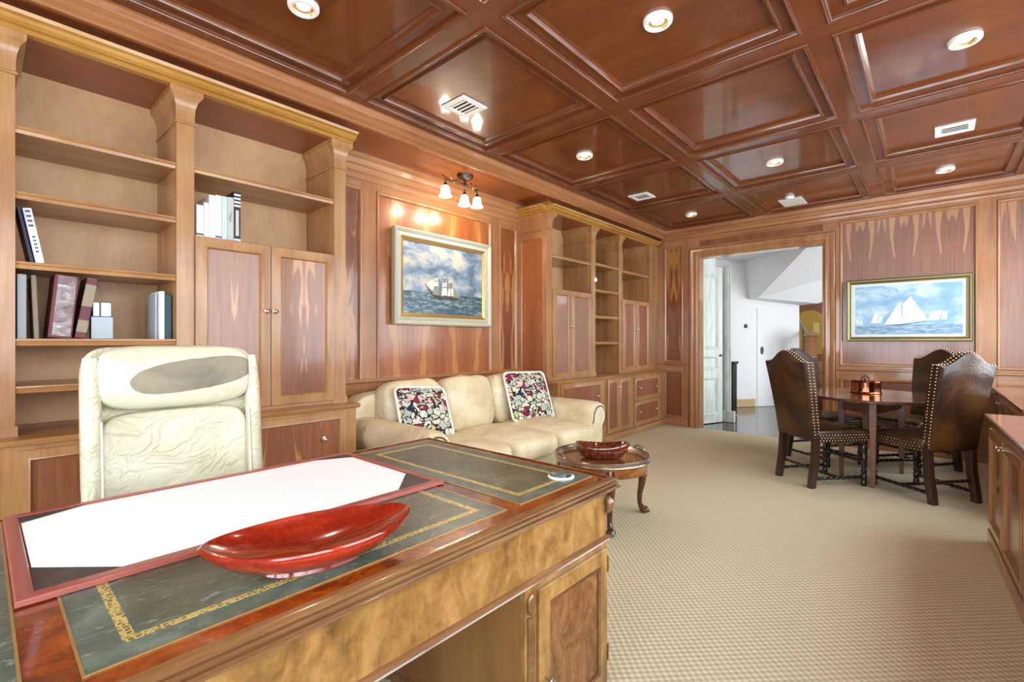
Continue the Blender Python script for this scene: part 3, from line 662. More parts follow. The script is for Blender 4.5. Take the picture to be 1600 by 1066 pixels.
for s, y0, y1 in ((1, 1.005, 1.437), (-1, -.365, .067)):
    pd = dbox('pedestal', 'desk_side', BX0, BX1, y0, y1, .06, .556)
    dbox('pedestal_plinth', 'desk_mould', BX0-.012, BX1+.012, y0-.012, y1+.012, 0, .062, bevel=.012)
    yi = y0-.002 if s > 0 else y1
    dbox('inner_side', 'desk_dark', BX0+.03, BX1-.02, yi, yi+.002, .06, .556, pd, bevel=0)
    a, b = (1.056, 1.428) if s > 0 else (-.356, .016)
    d = framed('pedestal_door', (BX1-.006, a, .075), LEFT, b-a, .458, 'desk_side', 'desk_panel', dk, DO, t=.016, fw=.055, rec=.004, lip=.02)
    MB().frame((BX1+.009, a+.045, .12), *LEFT, b-a-.09, .368, [(0, 0), (.001, .004), (.006, .006), (.011, .003), (.012, 0)]).build('bead', 'desk_mould', d, DO, smooth=40)
    MB().frame((BX1-.002, a-.004, .071), *LEFT, b-a+.008, .466, [(0, 0), (0, .003), (.003, .003), (.003, 0)]).build('door_gap', 'desk_mould', d, DO)
    yk = a+.024 if s > 0 else b-.024
    k = MB().tube([(BX1+.01, yk, .275), (BX1+.035, yk, .275)], .0035)
    k.tube([(BX1+.038, yk+.010*math.cos(q), .275+.010*math.sin(q)) for q in [i*math.pi/6 for i in range(12)]], .003, 6, True)
    k.build('key', 'silver', d, DO, smooth=50)
    yh = b+.001 if s > 0 else a-.003
    for z in (.15, .45): dbox('hinge', 'brass', BX1+.0, BX1+.013, yh, yh+.004, z, z+.055, d, .001)
    yc = 1.008 if s > 0 else .04
    m = MB()
    for j in range(3): m.tube([(BX1+.004, yc+.008+.009*j, .08), (BX1+.004, yc+.008+.009*j, .47)], .005, 8)
    m.sell(.010, .016, .03, 1, 1, 12, 8, Matrix.Translation((BX1+.004, yc+.017, .505)))
    m.build('reeded_pilaster', 'desk_mould', dk, DO, smooth=50)
for y in (BY0, BY1):
    m = MB().tube([(BX1+.002, y, .70), (BX1+.015, y, .69), (BX1+.012, y, .665), (BX1, y, .65)], [.012, .016, .012, .006], 10)
    m.build('corner_scroll', 'desk_mould', dk, DO, smooth=60)
g = MB().lathe([(.046, 0), (.046, .003), (.042, .006), (.039, .006), (.039, .001)], (-.962, 1.338, .7714), 32).build('cable_grommet', 'white_m', dk, DO, smooth=40)
MB().lathe([(.037, .001), (.037, .012), (.034, .0145), (0, .0148)], (-.962, 1.338, .7714), 32).build('grommet_cap', 'lborder', g, DO, smooth=40)
box('cable_slot', 'dark_slot', -.935, -.922, 1.322, 1.338, .777, .7835, g, DO, .001)

# desk pad
PO = Vector((-1.5, .525, .772))
pad = thing('desk_pad', 'white paper desk pad with dark leather corners and a rust red rim', 'desk pad', PO)
PX0, PX1, PY0, PY1 = -1.80, -1.20, .042, 1.012
box('board', 'pad_black', PX0+.004, PX1-.004, PY0+.004, PY1-.004, .7725, .779, pad, PO, .001)
MB().frame((PX0, PY0, .7725), *UPF, PX1-PX0, PY1-PY0, [(0, 0), (0, .010), (.003, .012), (.024, .012), (.027, .009), (.027, .006)]).build('rim', 'pad_red2', pad, PO, smooth=30)
box('front_edge', 'pad_red', PX1-.0005, PX1+.004, PY0, PY1, .7725, .784, pad, PO, .001)
pp = [(-1.363, .072), (-1.715, .072), (-1.772, .195), (-1.772, .87), (-1.715, .982), (-1.30, .982), (-1.232, .885), (-1.232, .175)]
MB().prism(pp[::-1], lambda a, b, c: Vector((a, b, .779+c)), .002).build('paper', 'paper', pad, PO)
for cx, cy, sx, sy in ((PX0, PY0, 1, 1), (PX0, PY1, 1, -1), (PX1, PY0, -1, 1), (PX1, PY1, -1, -1)):
    xa, ya = cx+sx*.026, cy+sy*.026; lx = .06 if sx > 0 else .14
    tri = [(xa, ya), (xa+sx*lx, ya), (xa, ya+sy*.13)]
    if sx*sy < 0: tri = tri[::-1]
    MB().prism(tri, lambda a, b, c: Vector((a, b, .7795+c)), .003).build('corner', 'pad_black', pad, PO)

# red boat-shaped bowl
rb = thing('oval_bowl', 'oval red lacquered wooden bowl on the desk in front of the white pad', 'bowl', (-.985, .478, .7718), R(-13))
m = MB(); n = 48
prof = [(0, .018), (.3, .02), (.62, .030), (.85, .046), (.965, .060), (1.0, .066), (1.03, .062), (.995, .048), (.84, .026), (.60, .012), (.46, .010)]
vs = []; fs = []
for r, z in prof:
    for k in range(n):
        q = 2*math.pi*k/n; c_, s_ = math.cos(q), math.sin(q)
        ex = .115*r*math.copysign(abs(c_)**1.15, c_); ey = .205*r*s_
        vs.append((ex, ey, z+.012*r*abs(s_)**3))
for i in range(len(prof)-1):
    for k in range(n): fs.append((i*n+k, i*n+(k+1) % n, (i+1)*n+(k+1) % n, (i+1)*n+k))
m.add(vs, fs); m.build('bowl_body', 'red', rb, smooth=60)
MB().lathe([(.055, .012), (.058, .0), (.050, .0), (.047, .010)], n=36, sx=1, sy=1.75).build('foot_ring', 'red', rb, smooth=50)

# ------------------------------------------------------------------ cream desk chair
OCX, OCY = -2.30, .535
oc = thing('office_chair', 'cream leather swivel chair with a worn stained headrest behind the desk', 'chair', (OCX, OCY, 0))
lean = Matrix.Translation((-.02, 0, .9)) @ Matrix.Rotation(R(-6), 4, 'Y')
def bend(p): p = p.copy(); p.x += -.10*(p.y/.3)**2*0+.08*(p.y/.3)**2; return p
MB().sell(.045, .29, .32, .25, .18, 40, 20, lean @ Matrix.Translation((-.06, 0, .0)), bend).build('back_shell', 'cream', oc, smooth=60)
def pad_fn(p):
    p = p.copy(); p.x += .06*(p.y/.3)**2; return p
def pb(nm, mt, a, b, c, z, x, e=.35):
    mm = lean @ Matrix.Translation((x, 0, z))
    o = MB().sell(a, b, c, e, .3, 44, 24, None, pad_fn).build(nm, mt, oc, smooth=70); o.matrix_local = mm; return o
pb('back_cushion', 'cream', .055, .248, .20, -.135, .0)
hr = pb('headrest', 'stained', .075, .255, .125, .195, .01, .5)
for sy in (-1, 1):
    w = [lean @ Vector((.035+.05, sy*.268, z)) for z in (-.33, -.2, 0, .15, .27)]
    MB().tube(w, [.028, .03, .03, .03, .022], 12).build('side_bolster', 'cream', oc, smooth=60)
    w = [lean @ Vector((.058+.05, sy*.243, z)) for z in (-.32, -.2, -.05, .04)]
    MB().tube(w, .004, 6).build('piping', 'piping', oc, smooth=60)
MB().sell(.27, .27, .065, .4, .4, 40, 14, Matrix.Translation((.17, 0, .47))).build('seat', 'cream', oc, smooth=60)
MB().lathe([(.035, .10), (.03, .14), (.025, .3), (.06, .38), (.06, .42)], (.12, 0, 0), 16).build('column', 'iron', oc, smooth=50)
for k in range(5):
    q = 2*math.pi*k/5+.3
    MB().tube([(.12, 0, .12), (.12+.15*math.cos(q), .15*math.sin(q), .10), (.12+.3*math.cos(q), .3*math.sin(q), .07)], [.03, .026, .018], 10).build('base_arm', 'dark_wood', oc, smooth=50)
    MB().lathe([(.0, -.012), (.028, -.012), (.03, 0), (.028, .012), (0, .012)], (.12+.3*math.cos(q), .3*math.sin(q), .03), 14, M4=Matrix.Rotation(R(90), 4, 'X')).build('caster', 'black', oc, smooth=40)

# ------------------------------------------------------------------ sofa
SO = Vector((-2.85, 2.92, 0))
sf = thing('sofa', 'ivory leather three seat sofa with rolled nail trimmed arms in the alcove', 'sofa', SO)
SY0, SY1 = 1.80, 4.03; SXB, SXF = -3.43, -2.36
box('base', 'sofa_b', SXB, SXF-.02, SY0+.08, SY1-.08, .06, .30, sf, SO, .02)
MB().sell(.11, (SY1-SY0)/2-.06, .38, .25, .15, 48, 18, Matrix.Translation((SXB+.10, 2.915, .46))).build('back', 'sofa_b', sf, SO, smooth=60)
def arm_poly():
    pts = [(0, .06), (.0, .50)]
    for k in range(0, 15):
        q = R(190-k*17.5); pts.append((.15+.125*math.cos(q)*1.05, .555+.115*math.sin(q)))
    pts += [(.215, .42), (.21, .06)]
    return pts
for sgn, y0 in ((1, 3.745), (-1, 2.085)):
    P = arm_poly()
    poly = [(y0+sgn*a, b) for a, b in P]
    if sgn > 0: poly = poly[::-1]
    m = MB(); n = len(poly)
    secs = [(SXB+.08, .97), (SXB+.3, 1.0), (SXF-.12, 1.0), (SXF-.03, .985), (SXF, .94)]
    cy = sum(p[0] for p in poly)/n; cz = .36
    for x, k in secs: m.v += [Vector((x, cy+(a-cy)*k, cz+(b-cz)*k)) for a, b in poly]
    for i in range(len(secs)-1):
        for k in range(n): m.f.append((i*n+k, i*n+(k+1) % n, (i+1)*n+(k+1) % n, (i+1)*n+k))
    m.f += [list(range(n))[::-1], [(len(secs)-1)*n+k for k in range(n)]]
    if sgn > 0: m.f = [list(reversed(f)) for f in m.f]
    m.f = [list(reversed(f)) for f in m.f]
    am = m.build('arm', 'sofa', sf, SO, smooth=45)
    fp = [(cy+(a-cy)*.78, cz+(b-cz)*.86) for a, b in poly]
    MB().prism(fp, lambda a, b, c: Vector((SXF-.004+c, a, b)), .012).build('arm_front', 'sofa_b', am, SO, smooth=40, bevel=.004)
    nm = MB(); N_ = 44; ring = fp[1:-1] if sgn < 0 else fp[1:-1]
    L = [0]
    for i in range(1, len(ring)): L.append(L[-1]+math.dist(ring[i], ring[i-1]))
    for k in range(N_):
        s = L[-1]*k/(N_-1); i = max(j for j in range(len(L)) if L[j] <= s+1e-9); i = min(i, len(L)-2); f = (s-L[i])/max(1e-6, L[i+1]-L[i])
        p = [ring[i][c]+(ring[i+1][c]-ring[i][c])*f for c in (0, 1)]
        nm.sell(.006, .006, .006, 1, 1, 6, 4, Matrix.Translation((SXF+.009, p[0], p[1])))
    nm.build('nail_trim', 'iron', am, SO, smooth=60, kind='stuff')
cw = (3.76-2.07)/3
def crown_f(a, b, c):
    def f(p):
        p = p.copy(); k = (1-min(1, (p.x/a)**2))*(1-min(1, (p.y/b)**2))
        if p.z > 0: p.z += .045*k
        w = noise.noise(Vector((p.x*9, p.y*9, p.z*5+3)))*.006; p.z += w; return p
    return f
for k in range(3):
    yc = 2.07+cw*(k+.5)
    o = MB().sell(.40, cw/2-.002, .095, .42, .28, 44, 20, None, crown_f(.4, cw/2, .1)).build('seat_cushion', 'sofa', sf, smooth=70); o.location = Vector((-2.68, yc, .395))-SO
for k in range(3):
    yc = 2.03+.587*(k+.5)
    def bf(p):
        p = p.copy(); q = (1-min(1, (p.z/.25)**2))*(1-min(1, (p.y/.3)**2)); p.x += .05*q if p.x > 0 else 0
        p += Vector((1, .3, .6))*noise.noise(Vector((p.y*9+k*5, p.z*9, p.x*3)))*.018; return p
    o = MB().sell(.12, .292, .25, .5, .38, 44, 24, None, bf).build('back_cushion', 'sofa', sf, smooth=70)
    o.matrix_local = Matrix.Translation(Vector((-3.16, yc, .675))-SO) @ Matrix.Rotation(R(-12), 4, 'Y')
for x in (SXB+.1, SXF-.08):
    for y in (SY0+.14, SY1-.14): MB().lathe([(.022, 0), (.03, .03), (.035, .06)], (x, y, 0), 14).build('foot', 'dark_wood', sf, SO, smooth=50)

# tapestry cushions
def cushion(label, loc, yaw, tilt, roll, s):
    t = thing('throw_pillow', label, 'pillow', loc)
    def f(p):
        k = (1-min(1, (p.y/s)**2)*.92)*(1-min(1, (p.z/s)**2)*.92); return Vector((p.x*max(.12, k), p.y, p.z))
    mm = Matrix.Rotation(yaw, 4, 'Z') @ Matrix.Rotation(tilt, 4, 'Y') @ Matrix.Rotation(roll, 4, 'X')
    o = MB().sell(.075, s, s, .25, .25, 48, 28, None, f).build('cover', 'tapestry', t, smooth=60); o.matrix_local = mm
    pts = []; r = .045; e = s+.004
    for cx, cy, a0 in ((e-r, e-r, 0), (-e+r, e-r, 90), (-e+r, -e+r, 180), (e-r, -e+r, 270)):
        for k in range(5):
            q = R(a0+k*22.5); pts.append((0, cx+r*math.cos(q), cy+r*math.sin(q)))
    o = MB().tube(pts, .011, 8, True).build('piping', 'piping', t, smooth=60); o.matrix_local = mm
cushion('floral tapestry pillow tilted against the sofa arm nearest the desk', (-2.90, 2.26, .70), R(-10), R(-32), R(-4), .205)
cushion('floral tapestry pillow standing by the sofa arm beside the drawers', (-2.90, 3.51, .715), R(-14), R(-24), R(-1), .235)

# ------------------------------------------------------------------ round tray table and wooden bowl
ST = Vector((-1.75, 2.92, 0)); TR = .33
st = thing('tray_table', 'round mahogany table with raised tray rim and claw feet beside the sofa', 'table', ST)
MB().lathe([(0, .418), (TR-.035, .418), (TR-.03, .424), (TR-.012, .452), (TR-.004, .455), (TR, .45), (TR-.004, .435), (TR+.004, .430), (TR+.006, .424), (TR-.004, .418)], n=64).build('tray_rim', 'silver', st, smooth=40)
MB().lathe([(0, .421), (TR-.037, .4205)], n=64).build('table_top', 'tray_top', st)
MB().lathe([(TR-.012, .42), (TR-.012, .362), (TR-.006, .358), (TR-.008, .352), (TR-.03, .352), (TR-.03, .42)], n=64).build('apron', 'tray_top', st, smooth=40)
for q in (56, 146, 236, 311):
    c, s_ = math.cos(R(q)), math.sin(R(q)); P = lambda r, z: (r*c, r*s_, z)
    lg = MB().tube([P(.295, .40), P(.305, .35), P(.325, .29), P(.318, .22), P(.30, .14), P(.298, .08), P(.312, .045), P(.33, .03)], [.034, .036, .033, .025, .019, .016, .02, .022], 12).build('leg', 'leg_mahog', st, smooth=60)
    m = MB().sell(.034, .03, .022, .9, .9, 14, 8, Matrix.Translation(P(.335, .022)))
    for d in (-26, -9, 9, 26):
        c2, s2 = math.cos(R(q+d)), math.sin(R(q+d)); b = Vector(P(.325, .025))
        m.tube([b, b+Vector((c2*.03, s2*.03, .008)), b+Vector((c2*.045, s2*.045, -.014))], [.009, .011, .007], 8)
    m.build('claw_foot', 'leg_mahog', lg, smooth=60)
for q in (62, 242):
    c, s_ = math.cos(R(q)), math.sin(R(q)); m = MB(); b = Vector(((TR-.012)*c, (TR-.012)*s_, .452)); T = Vector((-s_, c, 0))
    m.tube([b-T*.055, b-T*.05+Z_*.016, b-T*.02+Z_*.024, b+T*.02+Z_*.024, b+T*.05+Z_*.016, b+T*.055], .006, 8)
    for k in (-.03, -.01, .01, .03): m.sell(.009, .009, .007, 1, 1, 8, 6, Matrix.Translation(b+T*k+Z_*.022))
    m.build('tray_handle', 'silver', st, smooth=60)
wbw = thing('burl_bowl', 'glossy dark burl wood bowl on the round tray table', 'bowl', (-1.74, 2.90, .4215), R(40))
m = MB(); n = 40; prof = [(0, .022), (.5, .024), (.8, .05), (.93, .085), (1, .09), (1.04, .082), (.98, .045), (.8, .01), (.55, 0), (0, 0)]; vs = []; fs = []
for r, z in prof:
    for k in range(n):
        q = 2*math.pi*k/n; lob = 1+.10*math.cos(2*q+.6)+.07*math.cos(3*q)+.03*math.sin(5*q)
        vs.append((.165*r*lob*math.cos(q), .115*r*lob*math.sin(q), 1.1*z*(1+.12*math.cos(2*q))))
for i in range(len(prof)-1):
    for k in range(n): fs.append((i*n+k, i*n+(k+1) % n, (i+1)*n+(k+1) % n, (i+1)*n+k))
m.add(vs, fs).build('bowl_body', 'bowl_wood', wbw, smooth=70)

# ------------------------------------------------------------------ dining table, box and four chairs
TC = Vector((-.44, 5.42, 0))
dt = thing('dining_table', 'round drop leaf wooden table with scalloped edge among four leather chairs', 'table', TC, R(0))
n = 96; top = []
for k in range(n):
    q = 2*math.pi*k/n; r = .60*(1+.045*math.cos(4*(q-R(278)))); top.append((r*math.cos(q), r*math.sin(q)))
m = MB(); hs = [(.97, .728), (1, .735), (1.0, .748), (.985, .754)]
for k, z in hs: m.v += [Vector((a*k, b*k, z)) for a, b in top]
for i in range(len(hs)-1):
    for k in range(n): m.f.append((i*n+k, i*n+(k+1) % n, (i+1)*n+(k+1) % n, (i+1)*n+k))
m.f += [list(range(n))[::-1], [(len(hs)-1)*n+k for k in range(n)]]
m.build('table_top', 'table_wood', dt, smooth=30)
LG = [Vector((.06, -.40, 0)), Vector((.22, .30, 0)), Vector((-.06, .40, 0)), Vector((-.19, -.14, 0))]
for a, b in ((0, 1), (1, 2), (2, 3), (3, 0)):
    d = (LG[b]-LG[a]).normalized(); p = Vector((-d.y, d.x, 0))*.011
    lo = [LG[a]-p, LG[b]-p, LG[b]+p, LG[a]+p]
    MB().hexa([v+Z_*.615 for v in lo], [v+Z_*.728 for v in lo]).build('apron', 'table_wood', dt)
for L in LG:
    m = MB()
    for z, w in ((0, .014), (.02, .016), (.5, .024), (.728, .027)): m.v += [L+Vector((sx*w, sy*w, z)) for sx, sy in ((-1,-1), (1,-1), (1,1), (-1,1))]
    m.f = [(4*i+c, 4*i+(c+1) % 4, 4*i+4+(c+1) % 4, 4*i+4+c) for i in range(3) for c in range(4)]+[(3,2,1,0), (12,13,14,15)]
    m.build('leg', 'table_leg', dt, bevel=.003)
cb = thing('copper_box', 'round copper coloured lidded box on the dining table', 'box', (-.475, 5.53, .754))
MB().lathe([(0, 0), (.122, 0), (.125, .006), (.122, .014), (.118, .018), (.118, .10), (.122, .104), (.124, .116), (.118, .122), (0, .124)], n=40).build('canister', 'copper', cb, smooth=35)
MB().tube([(.03*math.cos(q), 0, .124+.034*math.sin(q)) for q in [R(a) for a in range(0, 181, 20)]], .005, 8).lathe([(.012, .122), (.010, .135), (0, .137)], n=12).build('handle', 'iron', cb, smooth=60)

def make_chair():
    t = thing('dining_chair', '', 'chair')
    w0, w1 = .205, .245
    out = [(-w0, .40), (-w0-.008, .6), (-w1+.008, .95), (-w1, 1.06)]
    arc = []
    for k in range(15):
        x = -w1+2*w1*k/14; q = abs(x)/w1
        z = 1.06+(.10*(math.cos(math.pi*min(1, q/.86))*.5+.5) if q < .86 else .0)
        arc.append((x, z))
    poly = out[:3]+arc+[(-a, b) for a, b in out[:3]][::-1]
    lz = lambda z: -.225-.17*max(0, (z-.40))**1.15
    m = MB(); n = len(poly); cz = .8
    lay = [(-.045, .93), (-.036, .985), (-.02, 1), (.028, 1), (.045, .985), (.056, .92)]
    for dy, k in lay: m.v += [Vector((a*k, lz(b)+dy, cz+(b-cz)*(k if k < 1 else 1))) for a, b in poly]
    for i in range(len(lay)-1):
        for k in range(n): m.f.append((i*n+(k+1) % n, i*n+k, (i+1)*n+k, (i+1)*n+(k+1) % n))
    m.f += [list(range(n)), [(len(lay)-1)*n+k for k in range(n)][::-1]]
    m.f = [list(reversed(f)) for f in m.f]
    bk = m.build('backrest', 'brown', t, smooth=40)
    nm = MB(); path = poly
    L = [0]
    for i in range(1, n): L.append(L[-1]+math.dist(path[i], path[i-1]))
    K = 74
    for dy in (-.016, .022):
        for k in range(K):
            s = L[-1]*k/(K-1); i = min(max(j for j in range(len(L)) if L[j] <= s+1e-9), n-2); f = (s-L[i])/max(1e-6, L[i+1]-L[i])
            a = path[i][0]+(path[i+1][0]-path[i][0])*f; b = path[i][1]+(path[i+1][1]-path[i][1])*f
            nm.sell(.0075, .0075, .0075, 1, 1, 6, 4, Matrix.Translation((a, lz(b)+dy, b)))
    nm.build('nail_trim', 'brass_n', bk, smooth=60, kind='stuff')
    # seat
    sv = lambda s, z, y: Vector((s, y, z))
    def seat_fn(p):
        p = p.copy(); p.x *= .92+.08*(p.y+.24)/.48
        if p.z > 0: p.z += .02*(1-min(1, (p.x/.25)**2))*(1-min(1, (p.y/.25)**2))
        return p
    se = MB().sell(.245, .245, .055, .22, .16, 48, 16, Matrix.Translation((0, .015, .435)), seat_fn).build('seat', 'brown', t, smooth=45)
    nm = MB()
    for row, z in enumerate((.402, .424, .446)):
        for k in range(17):
            u = -.225+.45*(k+(.5 if row % 2 else 0))/16.5
            nm.sell(.0075, .006, .0075, 1, 1, 6, 4, Matrix.Translation((u, .259, z)))
            for sx in (-1, 1):
                y = u+.015; xx = (.92+.08*(u+.24)/.48)*.245
                nm.sell(.006, .0075, .0075, 1, 1, 6, 4, Matrix.Translation((sx*xx, y, z)))
    nm.build('nail_trim', 'brass_n', se, smooth=60, kind='stuff')
    tur = [(.016, 0), (.022, .012), (.024, .03), (.016, .05), (.022, .055), (.022, .10), (.016, .105), (.024, .125), (.014, .145), (.018, .16), (.022, .19), (.014, .215), (.025, .235), (.025, .245), (.015, .26), (.020, .30), (.024, .325), (.016, .35), (.026, .365), (.026, .40)]
    for sx in (-1, 1):
        MB().lathe(tur, (sx*.205, .225, 0), 16).build('leg', 'dark_wood', t, smooth=50)
        m = MB()
        for z, y, w in ((0, -.265, .024), (.06, -.258, .025), (.22, -.232, .026), (.46, -.222, .024)): m.v += [Vector((sx*.19+a*w, y+b*w, z)) for a, b in ((-1,-1), (1,-1), (1,1), (-1,1))]
        m.f = [(4*i+c, 4*i+(c+1) % 4, 4*i+4+(c+1) % 4, 4*i+4+c) for i in range(3) for c in range(4)]+[(3,2,1,0), (12,13,14,15)]
        m.build('leg', 'leg_wood', t, bevel=.004)
    def twist(a, b, r=.014):
        a, b = Vector(a), Vector(b); N_ = 34; pts = [a.lerp(b, i/N_) for i in range(N_+1)]
        rs = [r*(1.15 if i < 3 or i > N_-3 else .82+.35*abs(math.sin(i*math.pi/4))) for i in range(N_+1)]
        MB().tube(pts, rs, 8).build('stretcher', 'dark_wood', t, smooth=50)
    for sx in (-1, 1): twist((sx*.205, .225, .078), (sx*.19, -.245, .078))
    twist((-.195, -.01, .078), (.195, -.01, .078)); twist((-.205, .225, .21), (.205, .225, .21)); twist((-.19, -.235, .16), (.19, -.235, .16), .012)
    return t
M['brass_n'] = plain('nailhead_metal', 'b8a894', .25, 1)
ch = make_chair()
def put(o, x, y, fx, fy, lb):
    o.location = (x, y, 0); o.rotation_euler = (0, 0, math.atan2(-fx, fy)); o['label'] = lb; o['group'] = 'dining chairs round the table'
cc = [(-.745, 4.985, .635, .773, 'brown leather dining chair turned away in front of the doorway'), (-.075, 5.115, -.753, .658, 'brown leather dining chair beside the window cabinet with its dark back in shade'),
      (-.85, 5.83, .84, -.54, 'brown leather dining chair facing the table on its doorway side'), (-.13, 6.10, -.6, -.8, 'brown leather dining chair beneath the sailing print')]
for i, c in enumerate(cc):
    o = ch if i == 0 else copy_tree(ch)
    put(o, *c)

# ------------------------------------------------------------------ pictures
def picture(name, label, O, B, w, h, prof, mf, art, bw, art_d, lean=0):
    U, V, N = B; c = Vector(O)+U*w/2
    t = thing(name, label, 'painting', c); ORG = c
    for nm, pr, mt in prof: MB().frame(O, *B, w, h, pr).build(nm, mt, t, ORG, smooth=30)
    a = panel('canvas', art, Vector(O)+U*bw+V*bw, B, w-2*bw, h-2*bw, art_d, t, ORG)
    return t, a, Vector(O)+U*bw+V*bw, w-2*bw, h-2*bw, ORG
def paint(par, base_, B, w, h, d, ORG, pieces):
    U, V, N = B; cen = base_+U*w/2+V*h/2      # the canvas' own origin
    for i, (nm, mt, pts) in enumerate(pieces):
        MB().prism(pts, lambda a, b, c: base_+U*(a*w)+V*(b*h)+N*(d+.0003*(1+i % 4)+c), .0004).build(nm, mt, par, cen)
pt, a, b0, w_, h_, OG = picture('ship_painting', 'framed oil painting of a square rigged ship above the sofa', (-3.497, 2.37, 1.385), LEFT, 1.185, .85,
    [('outer_frame', [(0, 0), (0, .05), (.012, .06), (.022, .055), (.04, .035), (.062, .045), (.07, .042), (.075, .03)], 'frame_cream'), ('inner_frame', [(.075, .03), (.08, .036), (.09, .03), (.105, .022), (.108, .012)], 'frame_gold')], None, 'sea_ship', .106, .016)
pcs = [('hull', 'hull', [(.33, .285), (.36, .245), (.60, .225), (.66, .25), (.67, .265), (.50, .262)])]
for x, ht in ((.385, .59), (.49, .60), (.57, .585)):
    pcs.append(('mast', 'hull', [(x-.003, .25), (x+.003, .25), (x+.002, ht), (x-.002, ht)]))
    for j, (z0, z1, wd) in enumerate(((.28, .40, .042), (.405, .48, .034), (.485, .535, .026), (.54, .57, .016))):
        pcs.append(('sail', 'sail_c' if (j+int(x*10)) % 3 else 'sail_d', [(x-wd, z0), (x+wd*.8, z0+.008), (x+wd*.7, z1), (x-wd*.75, z1-.006)]))
pcs += [('sail', 'sail_d', [(.60, .275), (.70, .262), (.615, .42)]), ('sail', 'sail_c', [(.30, .40), (.35, .33), (.365, .50)]), ('sail', 'sail_c', [(.265, .44), (.33, .34), (.35, .52)]),
        ('bowsprit', 'hull', [(.245, .425), (.25, .43), (.345, .29), (.335, .275)])]
for x in (.80, .825, .85): pcs.append(('far_mast', 'sail_d', [(x-.0015, .205), (x+.0015, .205), (x+.001, .32), (x-.001, .32)]))
pcs.append(('far_hull', 'sail_d', [(.78, .205), (.79, .195), (.865, .195), (.875, .205)]))
paint(a, b0, LEFT, w_, h_, .016, OG, pcs)
pt, a, b0, w_, h_, OG = picture('yacht_print', 'framed sailing print in a green and gilt frame on the panelled wall', (-.757, YB-.02, 1.237), BACK, 1.065, .704,
    [('outer_frame', [(0, 0), (0, .03), (.006, .034), (.014, .03), (.03, .022), (.036, .026), (.042, .02)], 'frame_green'), ('gilt_edge', [(.014, .031), (.02, .031), (.026, .027)], 'frame_gold'), ('inner_frame', [(.040, .02), (.044, .022), (.05, .016), (.052, .008)], 'frame_gold'), ('mat', [(.05, .010), (.078, .010), (.079, .008)], 'mat_white')], None, 'sea_yacht', .078, .009)
pcs = [('hull', 'hull', [(.32, .205), (.47, .185), (.68, .245), (.70, .255), (.47, .20)]),
       ('mainsail', 'sail', [(.465, .215), (.70, .275), (.545, .76), (.47, .60)]), ('jib', 'sail', [(.295, .20), (.445, .205), (.435, .64)]), ('shadow_sail', 'sail2', [(.437, .21), (.468, .21), (.452, .62), (.438, .62)]),
       ('sail', 'sail', [(.165, .235), (.225, .235), (.235, .44), (.20, .44)]), ('sail', 'sail', [(.23, .235), (.262, .24), (.285, .36), (.245, .36)]), ('sail', 'sail', [(.70, .27), (.80, .275), (.825, .455), (.73, .44)]),
       ('sail', 'sail2', [(.815, .28), (.865, .28), (.875, .44), (.83, .42)]), ('sail', 'sail', [(.005, .235), (.04, .235), (.03, .33)]), ('sail', 'sail2', [(.05, .235), (.08, .235), (.07, .32)])]
paint(a, b0, BACK, w_, h_, .009, OG, pcs)

# ------------------------------------------------------------------ books and objects on the shelves
def mkbook(label, x, y, z, d, t_, h, cover, tilt=0, text=None, tcol=None, cat='book', group=None, bands=None, pages='paper', tsz=.016, dashes=None):
    """spine faces +X, stands on z; tilt leans it about X"""
    b = thing('book', label, cat, (x, y, z), 0, group); b.rotation_euler = (tilt, 0, 0)
    e = .0025
    MB().box(-d+.004, -.003, -t_/2+e, t_/2-e, .004, h-.004).build('pages', pages, b)
    MB().box(-d, 0, -t_/2, -t_/2+e, 0, h).box(-d, 0, t_/2-e, t_/2, 0, h).box(-.004, .0, -t_/2+e, t_/2-e, 0, h).build('cover', cover, b, bevel=.001)
    for z0, z1, mt in bands or []: MB().box(0, .0006, -t_/2, t_/2, z0, z1).build('spine_band', mt, b)
    for z0, z1, w in dashes or []: MB().box(0, .0008, -w*t_/2, w*t_/2, z0, z1).build('spine_mark', tcol, b)
    if text:
        cu = bpy.data.curves.new('spine', 'FONT'); cu.body = text; cu.size = tsz; cu.align_x = 'CENTER'; cu.align_y = 'CENTER'; cu.extrude = .0002
        to = bpy.data.objects.new('tmp', cu); COL.objects.link(to); dg = bpy.context.evaluated_depsgraph_get()
        me = bpy.data.meshes.new_from_object(to.evaluated_get(dg)); bpy.data.objects.remove(to)
        me.materials.clear(); me.materials.append(tcol)
        o = bpy.data.objects.new('lettering', me); COL.objects.link(o); o.parent = b
        # text reads downward on the spine
        o.matrix_local = Matrix.Translation((.0008, 0, h*.55)) @ Matrix(((0, 0, 1, 0), (0, 1, 0, 0), (-1, 0, 0, 0), (0, 0, 0, 1)))
    return b
BK = {k: plain('book_'+k, c, .45) for k, c in dict(white='f0efec', ivory='e8e6dc', lav='d8d8ea', blue='b9cfe0', grey='b4b8ae', black='1c1e22', maroon='5c1222', tan='8a7a62', slate='a9b0b4', teal='20424e', brown='4a2a18', navy='2a2440', ink='4a4f58', wht2='f8f8f8').items()}
ztop = 1.8375
specs = [('thin grey book standing against the cabinet post above the doors', .016, .150, 'grey', None, None), ('short white book in the row above the cabinet doors', .036, .185, 'white', None, None),
         ('slim ivory book in the row above the cabinet doors', .026, .205, 'ivory', None, None), ('tall white book in the row above the cabinet doors', .032, .255, 'wht2', None, None),
         ('tall lavender white book in the row above the cabinet doors', .032, .262, 'lav', None, None), ('pale blue book with white capitals on its spine', .028, .262, 'blue', 'INCAS', 'wht2'),
         ('grey green book with dark lettering on its spine', .034, .265, 'grey', 'Villages', 'ink'), ('tall black book with white bars on its spine', .036, .305, 'black', None, 'wht2')]
y = .812
